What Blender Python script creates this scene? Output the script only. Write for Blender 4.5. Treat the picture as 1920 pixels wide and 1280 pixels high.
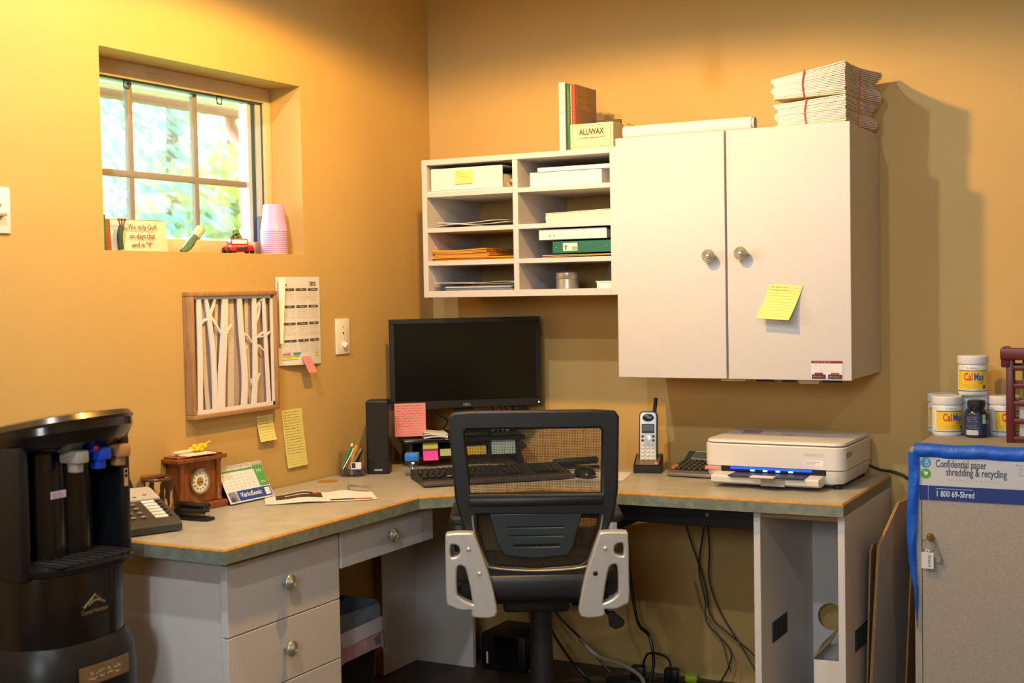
import bpy, bmesh, math, random
from mathutils import Matrix, Vector, Euler
for _o in list(bpy.data.objects): bpy.data.objects.remove(_o)
SC = bpy.context.scene
COL = SC.collection
R90 = math.radians(90)

# ------------------------------------------------------------------ camera
cam_d = bpy.data.cameras.new('camera'); cam = bpy.data.objects.new('camera', cam_d); COL.objects.link(cam)
_R = Vector((0.88191443, 0.47105383, -0.01830938)); _U = Vector((-0.00250089, 0.04351424, 0.99904968)); _W = Vector((-0.4714029, 0.88103053, -0.03955389))
_m = Matrix((_R, _U, -_W)).transposed().to_4x4(); _m.translation = Vector((2.5171, -4.1051, 1.2924))
cam.matrix_world = _m
cam_d.sensor_width = 36; cam_d.lens = 46.75; cam_d.clip_start = .05
cam_d.dof.use_dof = True; cam_d.dof.focus_distance = 4.05; cam_d.dof.aperture_fstop = 5.0
SC.camera = cam

# ------------------------------------------------------------------ view
SC.view_settings.view_transform = 'Standard'; SC.view_settings.look = 'None'
SC.view_settings.gamma = 1; SC.view_settings.use_curve_mapping = False
SC.view_settings.exposure = 0.50
SC.cycles.max_bounces = 8; SC.cycles.diffuse_bounces = 5; SC.cycles.transparent_max_bounces = 24
SC.cycles.sample_clamp_indirect = 6.0; SC.cycles.caustics_reflective = False; SC.cycles.caustics_refractive = False

# ------------------------------------------------------------------ sky
W = bpy.data.worlds.new('sky'); SC.world = W; W.use_nodes = True
bg = W.node_tree.nodes['Background']; bg.inputs[0].default_value = (.86, .95, 1.0, 1); bg.inputs[1].default_value = 21.0

# ------------------------------------------------------------------ ceiling lamps (recessed cans with a warm and two neutral bulbs, plus one added fill lamp)
LAMPS = [((.85, -1.31, 2.28), (1.0, .55, .11), 69, 'warm yellow pendant spot lamp hanging near the corner'),
         ((.66, -2.43, 2.60), (.84, .93, 1.0), 50, 'cool white recessed ceiling lamp by the window wall'),
         ((1.40, -3.45, 2.60), (.95, .97, 1.0), 50, 'added white fill lamp set in the ceiling above the middle of the room'),  # fill lamp, added to brighten the drawer fronts
         ((3.05, -3.46, 2.60), (.90, .96, 1.0), 26, 'dim white recessed ceiling lamp toward the far side of the room')]
ZC = 2.60

# ------------------------------------------------------------------ helpers
def srgb(h):
    h = h.lstrip('#'); c = [int(h[i:i+2], 16)/255 for i in (0, 2, 4)]
    return [x/12.92 if x <= .04045 else ((x+.055)/1.055)**2.4 for x in c] + [1]
MATS = {}
def mat(name, col, rough=.55, metal=0., var=.0, vs=12., bump=0., bs=120., spec=.5, emit=0., coat=0., trans=0., stretch=None, col2=None):
    if name in MATS: return MATS[name]
    m = bpy.data.materials.new(name); MATS[name] = m; m.use_nodes = True
    nt = m.node_tree; b = nt.nodes['Principled BSDF']; c = srgb(col)
    b.inputs['Base Color'].default_value = c; b.inputs['Roughness'].default_value = rough
    b.inputs['Metallic'].default_value = metal; b.inputs['Specular IOR Level'].default_value = spec
    if coat: b.inputs['Coat Weight'].default_value = coat; b.inputs['Coat Roughness'].default_value = .08
    if trans: b.inputs['Transmission Weight'].default_value = trans; b.inputs['IOR'].default_value = 1.3
    if emit: b.inputs['Emission Color'].default_value = c; b.inputs['Emission Strength'].default_value = emit
    if var or bump or col2:
        tc = nt.nodes.new('ShaderNodeTexCoord'); src = tc.outputs['Object']
        if stretch:
            mp = nt.nodes.new('ShaderNodeMapping'); mp.inputs['Scale'].default_value = stretch
            nt.links.new(src, mp.inputs[0]); src = mp.outputs[0]
        if var or col2:
            n = nt.nodes.new('ShaderNodeTexNoise'); n.inputs['Scale'].default_value = vs; n.inputs['Detail'].default_value = 5
            nt.links.new(src, n.inputs[0])
            r = nt.nodes.new('ShaderNodeValToRGB')
            r.color_ramp.elements[0].position = .3; r.color_ramp.elements[1].position = .7
            if col2: a, d = c, srgb(col2)
            else: a = [max(0, x*(1-var)) for x in c[:3]]+[1]; d = [min(1, x*(1+var)) for x in c[:3]]+[1]
            r.color_ramp.elements[0].color = a; r.color_ramp.elements[1].color = d
            nt.links.new(n.outputs[0], r.inputs[0]); nt.links.new(r.outputs[0], b.inputs['Base Color'])
        if bump:
            n2 = nt.nodes.new('ShaderNodeTexNoise'); n2.inputs['Scale'].default_value = bs; n2.inputs['Detail'].default_value = 4
            nt.links.new(src, n2.inputs[0])
            bp = nt.nodes.new('ShaderNodeBump'); bp.inputs['Strength'].default_value = bump; bp.inputs['Distance'].default_value = .004
            nt.links.new(n2.outputs[0], bp.inputs['Height']); nt.links.new(bp.outputs[0], b.inputs['Normal'])
    return m
def clear_mat(name, tint=(1, 1, 1), refl=.12):
    if name in MATS: return MATS[name]
    m = bpy.data.materials.new(name); MATS[name] = m; m.use_nodes = True; nt = m.node_tree
    nt.nodes.remove(nt.nodes['Principled BSDF']); out = nt.nodes['Material Output']
    t = nt.nodes.new('ShaderNodeBsdfTransparent'); t.inputs[0].default_value = (*tint, 1)
    g = nt.nodes.new('ShaderNodeBsdfGlossy'); g.inputs['Roughness'].default_value = .03
    f = nt.nodes.new('ShaderNodeFresnel'); f.inputs[0].default_value = 1.45
    mu = nt.nodes.new('ShaderNodeMath'); mu.operation = 'MULTIPLY_ADD'; mu.inputs[1].default_value = .8 if refl < .2 else .3; mu.inputs[2].default_value = refl*.2
    nt.links.new(f.outputs[0], mu.inputs[0])
    x = nt.nodes.new('ShaderNodeMixShader'); nt.links.new(mu.outputs[0], x.inputs[0])
    nt.links.new(t.outputs[0], x.inputs[1]); nt.links.new(g.outputs[0], x.inputs[2]); nt.links.new(x.outputs[0], out.inputs[0])
    return m

def catmull(pts, n=6):
    P = [Vector(p) for p in pts]; out = []
    if len(P) < 3: return P
    for i in range(len(P)-1):
        a = P[max(i-1, 0)]; b = P[i]; c = P[i+1]; d = P[min(i+2, len(P)-1)]
        for k in range(n):
            t = k/n
            out.append(.5*((2*b)+(c-a)*t+(2*a-5*b+4*c-d)*t*t+(3*b-a-3*c+d)*t**3))
    out.append(P[-1]); return out

class MB:
    def __init__(s): s.v = []; s.f = []; s.M = Matrix()
    def add(s, vs, fs):
        o = len(s.v); s.v += [tuple(s.M @ Vector(v)) for v in vs]; s.f += [tuple(i+o for i in f) for f in fs]; return s
    def box(s, x0, x1, y0, y1, z0, z1):
        return s.add([(x0,y0,z0),(x1,y0,z0),(x1,y1,z0),(x0,y1,z0),(x0,y0,z1),(x1,y0,z1),(x1,y1,z1),(x0,y1,z1)],
                     [(0,3,2,1),(4,5,6,7),(0,1,5,4),(1,2,6,5),(2,3,7,6),(3,0,4,7)])
    def rbox(s, x0, x1, y0, y1, z0, z1, b=.004, seg=2, taper=None):
        bm = bmesh.new(); bmesh.ops.create_cube(bm, size=1)
        for v in bm.verts:
            v.co = Vector(((x0+x1)/2+v.co.x*(x1-x0), (y0+y1)/2+v.co.y*(y1-y0), (z0+z1)/2+v.co.z*(z1-z0)))
        if taper:
            cx, cy = (x0+x1)/2, (y0+y1)/2
            for v in bm.verts:
                if v.co.z > (z0+z1)/2: v.co.x = cx+(v.co.x-cx)*taper[0]; v.co.y = cy+(v.co.y-cy)*taper[1]
        bmesh.ops.bevel(bm, geom=bm.edges[:], offset=b, segments=seg, profile=.5, affect='EDGES')
        s.bm(bm); return s
    def bm(s, bm):
        bm.verts.index_update(); s.add([v.co[:] for v in bm.verts], [[v.index for v in f.verts] for f in bm.faces]); bm.free(); return s
    def prism(s, poly, z0, z1):
        n = len(poly); vs = [(x, y, z0) for x, y in poly]+[(x, y, z1) for x, y in poly]
        fs = [tuple(range(n-1, -1, -1)), tuple(range(n, 2*n))]+[(i, (i+1) % n, n+(i+1) % n, n+i) for i in range(n)]
        return s.add(vs, fs)
    def prismy(s, poly, y0, y1):      # poly in (x,z), extruded along y
        n = len(poly); vs = [(x, y0, z) for x, z in poly]+[(x, y1, z) for x, z in poly]
        fs = [tuple(range(n)), tuple(range(2*n-1, n-1, -1))]+[((i+1) % n, i, n+i, n+(i+1) % n) for i in range(n)]
        return s.add(vs, fs)
    def prismx(s, poly, x0, x1):      # poly in (y,z), extruded along x
        n = len(poly); vs = [(x0, y, z) for y, z in poly]+[(x1, y, z) for y, z in poly]
        fs = [tuple(range(n-1, -1, -1)), tuple(range(n, 2*n))]+[(i, (i+1) % n, n+(i+1) % n, n+i) for i in range(n)]
        return s.add(vs, fs)
    def rings(s, rings, caps=True, closed=True):
        n = len(rings[0]); vs = [p for r in rings for p in r]; fs = []
        for j in range(len(rings)-1):
            for i in range(n if closed else n-1):
                a = j*n+i; b = j*n+(i+1) % n; fs.append((a, b, b+n, a+n))
        if caps: fs.append(tuple(range(n-1, -1, -1))); fs.append(tuple(range((len(rings)-1)*n, len(rings)*n)))
        return s.add(vs, fs)
    def cyl(s, p0, p1, r0, r1=None, n=20, caps=True):
        r1 = r0 if r1 is None else r1; p0 = Vector(p0); p1 = Vector(p1); d = (p1-p0).normalized()
        u = d.orthogonal().normalized(); w = d.cross(u); R = []
        for p, r in ((p0, r0), (p1, r1)):
            R.append([tuple(p+(u*math.cos(2*math.pi*i/n)+w*math.sin(2*math.pi*i/n))*r) for i in range(n)])
        return s.rings(R, caps)
    def lathe(s, prof, c=(0, 0, 0), n=28, caps=True, sx=1, sy=1):
        R = [[(c[0]+sx*r*math.cos(2*math.pi*i/n), c[1]+sy*r*math.sin(2*math.pi*i/n), c[2]+z) for i in range(n)] for r, z in prof]
        return s.rings(R, caps)
    def tube(s, pts, r, n=8, sm=6):
        P = catmull(pts, sm) if sm else [Vector(p) for p in pts]; R = []; prev = None
        for i, p in enumerate(P):
            d = (P[min(i+1, len(P)-1)]-P[max(i-1, 0)])
            d = d.normalized() if d.length > 1e-9 else Vector((0, 0, 1))
            u = d.orthogonal().normalized() if prev is None else (prev-d*prev.dot(d)).normalized()
            prev = u; w = d.cross(u); rr = r[min(i, len(r)-1)] if isinstance(r, (list, tuple)) else r
            R.append([tuple(p+(u*math.cos(2*math.pi*k/n)+w*math.sin(2*math.pi*k/n))*rr) for k in range(n)])
        return s.rings(R)
    def ell(s, c, r, nu=16, nv=10):
        R = []
        for j in range(nv+1):
            a = -math.pi/2+math.pi*(j+.02)/(nv+.04); R.append([(c[0]+r[0]*math.cos(a)*math.cos(2*math.pi*i/nu), c[1]+r[1]*math.cos(a)*math.sin(2*math.pi*i/nu), c[2]+r[2]*math.sin(a)) for i in range(nu)])
        return s.rings(R)
    def ribbon(s, pts, ws, z0, z1, sm=5):      # flat board following a centreline in XY
        P = catmull([(x, y, 0) for x, y in pts], sm); n = len(P); L = []; Rr = []
        for i, p in enumerate(P):
            d = (P[min(i+1, n-1)]-P[max(i-1, 0)]).normalized(); q = Vector((-d.y, d.x, 0))
            t = i/(n-1)*(len(ws)-1); k = min(int(t), len(ws)-2); w = ws[k]+(ws[k+1]-ws[k])*(t-k)
            L.append((p+q*w/2)); Rr.append((p-q*w/2))
        R = [[(l.x, l.y, z0), (l.x, l.y, z1), (r.x, r.y, z1), (r.x, r.y, z0)] for l, r in zip(L, Rr)]
        return s.rings(R)
    def sheet(s, fn, nu, nv, th=.0004):         # thin curved sheet: fn(u,v)->xyz
        g = [[Vector(fn(i/nu, j/nv)) for i in range(nu+1)] for j in range(nv+1)]; vs = []; fs = []
        N = (g[0][1]-g[0][0]).cross(g[1][0]-g[0][0]).normalized()*th
        for row in g: vs += [tuple(p) for p in row]
        o = len(vs)
        for row in g: vs += [tuple(p-N) for p in row]
        k = nu+1
        for j in range(nv):
            for i in range(nu):
                a = j*k+i; fs.append((a, a+1, a+1+k, a+k)); fs.append((o+a, o+a+k, o+a+1+k, o+a+1))
        rim = [i for i in range(nu)]+[j*k+nu for j in range(nv)]+[nv*k+i for i in range(nu, 0, -1)]+[j*k for j in range(nv, 0, -1)]
        for a, b in zip(rim, rim[1:]+rim[:1]): fs.append((b, a, a+o, b+o))
        return s.add(vs, fs)
    def mesh(s, name):
        me = bpy.data.meshes.new(name); me.from_pydata(s.v, [], s.f); me.update()
        bm = bmesh.new(); bm.from_mesh(me); bmesh.ops.recalc_face_normals(bm, faces=bm.faces); bm.to_mesh(me); bm.free()
        me.polygons.foreach_set('use_smooth', [True]*len(me.polygons)); me.set_sharp_from_angle(angle=math.radians(32))
        return me
    def build(s, name, m, parent=None, loc=None, rot=None):
        me = s.mesh(name); me.materials.append(m)
        return put(name, me, parent, loc, rot)
def put(name, me, parent=None, loc=None, rot=None):
    o = bpy.data.objects.new(name, me); COL.objects.link(o)
    if parent: o.parent = parent
    if loc: o.location = loc
    if rot: o.rotation_euler = rot
    return o
def tag(o, label=None, cat=None, group=None, kind=None):
    if label: o['label'] = label
    if cat: o['category'] = cat
    if group: o['group'] = group
    if kind: o['kind'] = kind
    return o
def thing(name, label, cat, loc=(0, 0, 0), rz=0., rot=None, group=None):
    o = bpy.data.objects.new(name, None); COL.objects.link(o); o.empty_display_size = .05
    o.location = loc; o.rotation_euler = rot if rot else (0, 0, rz)
    return tag(o, label, cat, group)
def struct(o): o['kind'] = 'structure'; return o
def copy_tree(o, parent=None):
    c = o.copy(); COL.objects.link(c); c.parent = parent
    for ch in [x for x in bpy.data.objects if x.parent == o]: copy_tree(ch, c)
    return c
LEFT = (R90, 0, R90)      # panel space (x right, y up, z out) hung on the left wall
BACK = (R90, 0, 0)        # the same on anything that faces the room from the back wall
def curve_mesh(cu):
    o = bpy.data.objects.new('tmp', cu); COL.objects.link(o)
    dg = bpy.context.evaluated_depsgraph_get(); me = bpy.data.meshes.new_from_object(o.evaluated_get(dg))
    bpy.data.objects.remove(o); bpy.data.curves.remove(cu); return me
def text(s, size, m, parent, loc, rot=BACK, align='CENTER', bold=0., shear=0., sx=1., bend=0., name='lettering', ex=.0003, fit=0.):
    cu = bpy.data.curves.new('t', 'FONT'); cu.body = s; cu.size = size; cu.align_x = align; cu.extrude = ex if not bend else 0
    cu.offset = bold; cu.shear = shear; cu.resolution_u = 3; cu.space_line = .9
    me = curve_mesh(cu)
    if fit and len(me.vertices):
        xs = [v.co.x for v in me.vertices]; sx = fit/max(1e-6, max(xs)-min(xs))
    for v in me.vertices:
        x = v.co.x*sx
        if bend: v.co = Vector((bend*math.sin(x/bend), v.co.y, bend*math.cos(x/bend)))
        else: v.co.x = x
    me.materials.clear(); me.materials.append(m)
    return put(name, me, parent, loc, rot)
def shape2d(polys, ex, bev, cyclic=True):
    cu = bpy.data.curves.new('s', 'CURVE'); cu.dimensions = '2D'; cu.fill_mode = 'BOTH'; cu.extrude = ex; cu.bevel_depth = bev; cu.bevel_resolution = 2
    for p in polys:
        sp = cu.splines.new('POLY'); sp.points.add(len(p)-1); sp.use_cyclic_u = True
        for q, (x, y) in zip(sp.points, p): q.co = (x, y, 0, 1)
    me = curve_mesh(cu)
    me.polygons.foreach_set('use_smooth', [True]*len(me.polygons)); me.set_sharp_from_angle(angle=math.radians(40))
    return me
def smooth2d(p, n=4):
    k = len(p); out = []
    for i in range(k):
        a, b, c, d = [Vector(p[(i+j-1) % k]) for j in range(4)]
        for q in range(n):
            t = q/n; v = .5*((2*b)+(c-a)*t+(2*a-5*b+4*c-d)*t*t+(3*b-a-3*c+d)*t**3); out.append((v.x, v.y))
    return out
def strokes(lines, w, z, name, m, parent, loc=(0, 0, 0), rot=(0, 0, 0)):
    b = MB()
    for ln in lines:
        if len(ln) < 2: continue
        vs = []; fs = []
        for i, (x, y) in enumerate(ln):
            x2, y2 = ln[min(i+1, len(ln)-1)]; x1, y1 = ln[max(i-1, 0)]
            dx, dy = x2-x1, y2-y1; L = math.hypot(dx, dy) or 1; nx, ny = -dy/L*w/2, dx/L*w/2
            vs += [(x+nx, y+ny, z), (x-nx, y-ny, z)]
            if i: k = 2*i; fs.append((k-2, k-1, k+1, k))
        b.add(vs, fs)
    me = bpy.data.meshes.new(name); me.from_pydata(b.v, [], b.f); me.update(); me.materials.append(m)
    return put(name, me, parent, loc, rot)
def scrawl(x0, x1, ys, h, seed, fill=.85):
    rnd = random.Random(seed); L = []
    for y in ys:
        x = x0+rnd.random()*.06*(x1-x0); end = x0+(x1-x0)*(fill-.35*rnd.random()*rnd.random())
        while x < end:
            n = rnd.randint(5, 11); ln = []
            for k in range(n):
                ln.append((x, y+rnd.uniform(-.35, .55)*h)); x += h*rnd.uniform(.18, .4)
                if x > end: break
            L.append(ln); x += h*.7
    return L
def print_lines(x0, x1, ys, h, seed, m, w, parent, loc=(0, 0, 0), rot=BACK):
    return strokes(scrawl(x0, x1, ys, h, seed, .97), w, 0, 'fine_print', m, parent, loc, rot)
def rules(x0, x1, ys): return [[(x0, y), (x1, y)] for y in ys]
def rrect(w, h, r, n=4):
    P = []
    for cx, cy, a0 in ((w/2-r, h/2-r, 0), (-w/2+r, h/2-r, 90), (-w/2+r, -h/2+r, 180), (w/2-r, -h/2+r, 270)):
        for k in range(n+1):
            a = math.radians(a0+90*k/n); P.append((cx+r*math.cos(a), cy+r*math.sin(a)))
    return P

# ------------------------------------------------------------------ materials
WALL = mat('wall_paint', '#c4a160', .62, var=.03, vs=3, bump=.10, bs=260)
WALL_L = WALL
CEIL = mat('ceiling_paint', '#d9d2c2', .8, bump=.1, bs=90)
FLOOR = mat('floor_vinyl', '#4a4038', .55, var=.2, vs=25)
MELA = mat('white_melamine', '#d3cecb', .42, var=.015, vs=40, bump=.03, bs=500)
MELA2 = mat('cream_melamine', '#c6c1c0', .42, var=.015, vs=40, bump=.03, bs=500)
LAM = mat('stone_laminate', '#a2a094', .33, col2='#bbb2a0', vs=14, stretch=(1, 1, 1))
EDGE = mat('laminate_edge', '#6a7268', .45, col2='#878b7c', vs=45)
WORN = mat('worn_wood_edge', '#b8822f', .5, var=.2, vs=60)
BLACK = mat('black_plastic', '#101113', .45)
GLOSSB = mat('gloss_black', '#0c0d10', .16, coat=.3)
DARK = mat('dark_grey_plastic', '#232527', .5)
SILVER = mat('silver_paint', '#c4c1bc', .36, metal=.4, var=.03, vs=60)
CHROME = mat('chrome', '#cfcfcf', .15, metal=1)
PEWTER = mat('pewter', '#b6b4a6', .34, metal=.65)
PAPER = mat('white_paper', '#dedad6', .8)
CREAMP = mat('cream_paper', '#e6d9bd', .8)
YELLOW = mat('yellow_note', '#e4d980', .8)
PINK = mat('pink_note', '#e58d8a', .8)
MAGENTA = mat('magenta_note', '#e04da8', .8)
INK = mat('ink', '#3a3632', .7)
INKB = mat('blue_ink', '#2a3a7a', .7)
GREYINK = mat('grey_ink', '#8d8a86', .8)
OAK = mat('oak', '#b58a5c', .5, col2='#987044', vs=9, stretch=(14, 1.2, 14))
CLOCKW = mat('cherry_wood', '#93501f', .34, col2='#6e3512', vs=7, stretch=(10, 10, 1.5), coat=.2)
BLUE = mat('blue_plastic', '#1c5fd0', .45)
GREEN = mat('green_plastic', '#1f8a4c', .5)
RED = mat('red_plastic', '#c4201c', .35)
ORANGE = mat('manila_orange', '#e19a35', .75, var=.06, vs=40)
GLASS = clear_mat('clear_glass', (.97, .98, .98))
JARG = clear_mat('clear_plastic', (.975, .98, .975), .3)
# ================================================================== the room
XR, YF = 4.6, -5.6
WY0, WY1, WZ0, WZ1 = -1.595, -.760, 1.410, 1.929
b = MB(); b.box(0, XR, YF, 0, -.1, 0); struct(b.build('floor', FLOOR))
b = MB(); b.box(-.2, XR+.1, YF-.1, .1, ZC, ZC+.1); struct(b.build('ceiling', CEIL))
b = MB(); b.box(-.16, XR, 0, .12, -.1, ZC); struct(b.build('wall_back', WALL))
b = MB()
b.box(-.16, 0, YF, 0, -.1, WZ0); b.box(-.16, 0, YF, 0, WZ1, ZC); b.box(-.16, 0, YF, WY0, WZ0, WZ1); b.box(-.16, 0, WY1, 0, WZ0, WZ1)
struct(b.build('wall_left', WALL))
b = MB(); b.box(XR, XR+.1, YF, .12, -.1, ZC); struct(b.build('wall_right', WALL))
V0, V1, VZ0, VZ1 = 1.90, 3.05, 1.50, 2.25       # unseen opening added behind the camera for soft fill daylight
b = MB(); b.box(-.16, XR, YF-.1, YF, -.1, VZ0); b.box(-.16, XR, YF-.1, YF, VZ1, ZC); b.box(-.16, V0, YF-.1, YF, VZ0, VZ1); b.box(V1, XR, YF-.1, YF, VZ0, VZ1); struct(b.build('wall_front', WALL))
for nm, sx, sy, loc, rot in (('portal', WY1-WY0, WZ1-WZ0, (-.165, (WY0+WY1)/2, (WZ0+WZ1)/2), (0, -R90, 0)), ('portal', V1-V0, VZ1-VZ0, ((V0+V1)/2, YF-.105, (VZ0+VZ1)/2), (R90, 0, 0))):
    pd = bpy.data.lights.new(nm, 'AREA'); pd.shape = 'RECTANGLE'; pd.size = sx if 'x' == 'y' else (sy if abs(rot[1]) > 0 else sx); pd.size_y = sx if abs(rot[1]) > 0 else sy; pd.cycles.is_portal = True
    po = bpy.data.objects.new(nm, pd); COL.objects.link(po); po.location = loc; po.rotation_euler = rot

for (lx, ly, lz), c, pw, lab in LAMPS:
    t = thing('ceiling_lamp', lab, 'lamp', (lx, ly, lz))
    if lz < ZC-.1:
        q = MB(); q.cyl((0, 0, .044), (0, 0, ZC-lz), .0025, n=8); q.lathe([(.05, ZC-lz-.02), (.05, ZC-lz)]); q.build('stem', PEWTER, t)
        q = MB(); q.lathe([(.010, .004), (.010, .03), (.004, .045)]); q.build('socket', PEWTER, t)
    else:
        q = MB(); q.lathe([(.095, 0), (.095, -.006), (.078, -.008), (.07, -.001), (.07, .0)]); q.build('trim_ring', mat('lamp_trim', '#e8e4da', .5), t)
    q = MB(); q.lathe([(.011, .004), (.013, -.006), (.008, -.016), (.001, -.018)], caps=False); q.build('bulb', mat('bulb_glow', '#fff0d8', .5, emit=6), t)
    ld = bpy.data.lights.new('lamp_light', 'SPOT'); ld.energy = pw; ld.color = c; ld.spot_size = math.radians(170); ld.spot_blend = .17; ld.shadow_soft_size = .03
    lo = bpy.data.objects.new('lamp_light', ld); COL.objects.link(lo); lo.parent = t; lo.location = (0, 0, -.035)

# ------------------------------------------------------------------ window in the left wall
VINYL = mat('tan_window_vinyl', '#d3bf97', .45)
SASHM = mat('white_sash_vinyl', '#b7c2c6', .4)
GASKET = mat('window_gasket', '#3c5262', .5)
MUNT = mat('window_muntin', '#8a8074', .5)
win = struct(thing('window_1', None, None))
fx0, fx1 = -.160, -.115
q = MB(); q.rbox(fx0, fx1, WY0+.051, WY1-.035, WZ1-.046, WZ1-.001, .001); q.rbox(fx0, fx1, WY0+.051, WY1-.035, WZ0+.001, WZ0+.042, .001)
q.rbox(fx0, fx1, WY0+.001, WY0+.05, WZ0+.001, WZ1-.001, .001); q.rbox(fx0, fx1, WY1-.034, WY1-.001, WZ0+.001, WZ1-.001, .001)
q.build('window_frame', VINYL, win)
q = MB(); q.box(fx0, -.126, WY1-.062, WY1-.034, WZ0+.042, WZ1-.046); q.box(fx0, -.132, WY1-.094, WY1-.078, WZ0+.042, WZ1-.046); q.build('sash', SASHM, win)
q = MB(); q.box(fx0, -.122, WY1-.038, WY1-.034, WZ0+.042, WZ1-.046); q.box(fx0, -.130, WY1-.078, WY1-.062, WZ0+.042, WZ1-.046)
q.box(fx0, -.124, WY0+.05, WY1-.034, WZ1-.052, WZ1-.046); q.build('gasket', GASKET, win)
fill_win = struct(thing('fill_window', None, None))  # made-up window out of view, lets sky in as soft fill
for a in ((V0+.001, V1-.001, VZ0+.001, VZ0+.05), (V0+.001, V1-.001, VZ1-.05, VZ1-.001), (V0+.001, V0+.05, VZ0+.051, VZ1-.051), (V1-.05, V1-.001, VZ0+.051, VZ1-.051), ((V0+V1)/2-.02, (V0+V1)/2+.02, VZ0+.051, VZ1-.051)):
    q = MB(); q.rbox(a[0], a[1], YF-.09, YF-.03, a[2], a[3], .002, 1); q.build('window_frame', VINYL, fill_win)
for x0, x1 in ((V0+.05, (V0+V1)/2-.02), ((V0+V1)/2+.02, V1-.05)):
    q = MB(); q.box(x0, x1, YF-.062, YF-.058, VZ0+.05, VZ1-.05); q.build('pane', GLASS, fill_win)
gy0, gy1, gz0, gz1 = WY0+.05, WY1-.094, WZ0+.042, WZ1-.052
vm = (-1.342, -1.078); hm = 1.628
for y in vm:
    q = MB(); q.rbox(-.156, -.142, y-.009, y+.009, gz0, gz1, .002); q.build('muntin', MUNT, win)
q = MB(); q.rbox(-.155, -.141, gy0, gy1+.05, hm-.009, hm+.009, .002); q.build('muntin', MUNT, win)
ys = [gy0, vm[0], vm[1], gy1]
for i in range(3):
    for z0, z1 in ((gz0, hm), (hm, gz1)):
        q = MB(); q.box(-.1505, -.1475, ys[i]+.006, ys[i+1]-.006, z0+.006, z1-.006); q.build('pane', GLASS, win)
for y in (-1.380, -1.000):
    q = MB(); q.M = Matrix.Translation((-.117, y, WZ1-.058))
    pts = [(0, -.013, .006), (0, -.009, -.014), (0, .009, -.014), (0, .013, .006), (0, -.013, .006)]
    q.tube(pts, .0022, 6, 0); q.build('screen_clip', BLACK, win)
q = MB(); q.rbox(-.116, -.110, -1.30, -1.24, WZ1-.030, WZ1-.018, .002); q.build('sticker', mat('frame_sticker', '#c9b48a', .6), win)

# ------------------------------------------------------------------ outside the window
SOFF = mat('white_soffit', '#eef2f4', .6); BRN = mat('brown_gutter', '#a87870', .5)
t = thing('roof_soffit', 'white ribbed soffit boards under the eave outside the window', 'soffit')
for k in range(16):
    q = MB(); q.box(-.17-.052*k-.046, -.17-.052*k, -3.2, 2.4, 2.034, 2.044); q.build('board', SOFF, t)
t = thing('roof_gutter', 'reddish brown eave gutter with elbowed downspout seen through the window', 'gutter')
q = MB(); q.prismy([(-1.005, 2.075), (-1.005, 2.010), (-1.06, 2.010), (-1.10, 2.04), (-1.10, 2.075)], -3.2, 2.4); q.build('trough', BRN, t)
q = MB(); q.tube([(-1.05, .17, 2.03), (-1.05, .17, 1.98), (-1.02, .16, 1.93), (-.90, .10, 1.85), (-.70, .04, 1.76), (-.55, .0, 1.70), (-.30, -.02, 1.60), (-.235, -.02, 1.5), (-.235, -.02, .2)], .027, 10, 5); q.build('downspout', BRN, t)
struct(tag(MB().box(-30, 30, -30, 30, -.4, -.12).build('ground_outside', mat('lawn', '#6f8a4a', .9, var=.3, vs=2)), 'sunlit lawn outside the window'))
def tree(name, label, x, y, h, r, n, cols, seed, droop):
    rnd = random.Random(seed); t = thing(name, label, 'tree', (x, y, -.06))
    MB().tube([(0, 0, 0), (.05, .03, h*.5), (0, 0, h*.93)], [.11, .1, .09, .08, .07, .06, .05, .04, .03], 8).build('trunk', mat('bark', '#5c4d40', .9, var=.3, vs=20), t)
    for ci, cc in enumerate(cols):
        q = MB()
        for k in range(n//len(cols)):
            if droop:
                zz = h*(.18+.8*rnd.random()); rr = r*(1-zz/h*.85)*math.sqrt(rnd.random()); a = rnd.random()*6.283
                # conifer sprays gathered on drooping limbs
                a = round(a*2.4)/2.4+rnd.gauss(0, .10); zz -= rr*.25
                c = Vector((rr*math.cos(a), rr*math.sin(a), zz)); L = rnd.uniform(.10, .22); d = Vector((math.cos(a)*.8+rnd.gauss(0,.3), math.sin(a)*.8+rnd.gauss(0,.3), -.55)).normalized(); wd = .018
            else:
                th = rnd.random()*6.283; ph = math.acos(rnd.uniform(-1, 1)); rr = r*rnd.random()**.4*(.75+.25*math.sin(th*3+ph*5))
                c = Vector((rr*math.sin(ph)*math.cos(th), rr*math.sin(ph)*math.sin(th), h*.62+rr*.95*math.cos(ph))); L = rnd.uniform(.07, .13); d = Vector((rnd.gauss(0,1), rnd.gauss(0,1), rnd.gauss(0,1))).normalized(); wd = .05
            u = d.orthogonal().normalized(); u = Matrix.Rotation(rnd.random()*6.28, 3, d) @ u
            q.add([tuple(c), tuple(c+d*L*.5+u*wd), tuple(c+d*L), tuple(c+d*L*.5-u*wd)], [(0, 1, 2, 3)])
        me = bpy.data.meshes.new('foliage'); me.from_pydata(q.v, [], q.f); me.update(); me.materials.append(leafmat(cc))
        tag(put('foliage', me, t), kind='stuff')
def leafmat(c):
    n = 'leaf_'+c[1:]
    if n in MATS: return MATS[n]
    m = mat(n, c, .6); nt = m.node_tree; p = nt.nodes['Principled BSDF']
    tr = nt.nodes.new('ShaderNodeBsdfTranslucent'); tr.inputs[0].default_value = srgb(c)
    mx = nt.nodes.new('ShaderNodeMixShader'); mx.inputs[0].default_value = .55
    nt.links.new(p.outputs[0], mx.inputs[1]); nt.links.new(tr.outputs[0], mx.inputs[2]); nt.links.new(mx.outputs[0], nt.nodes['Material Output'].inputs[0])
    return m
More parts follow.
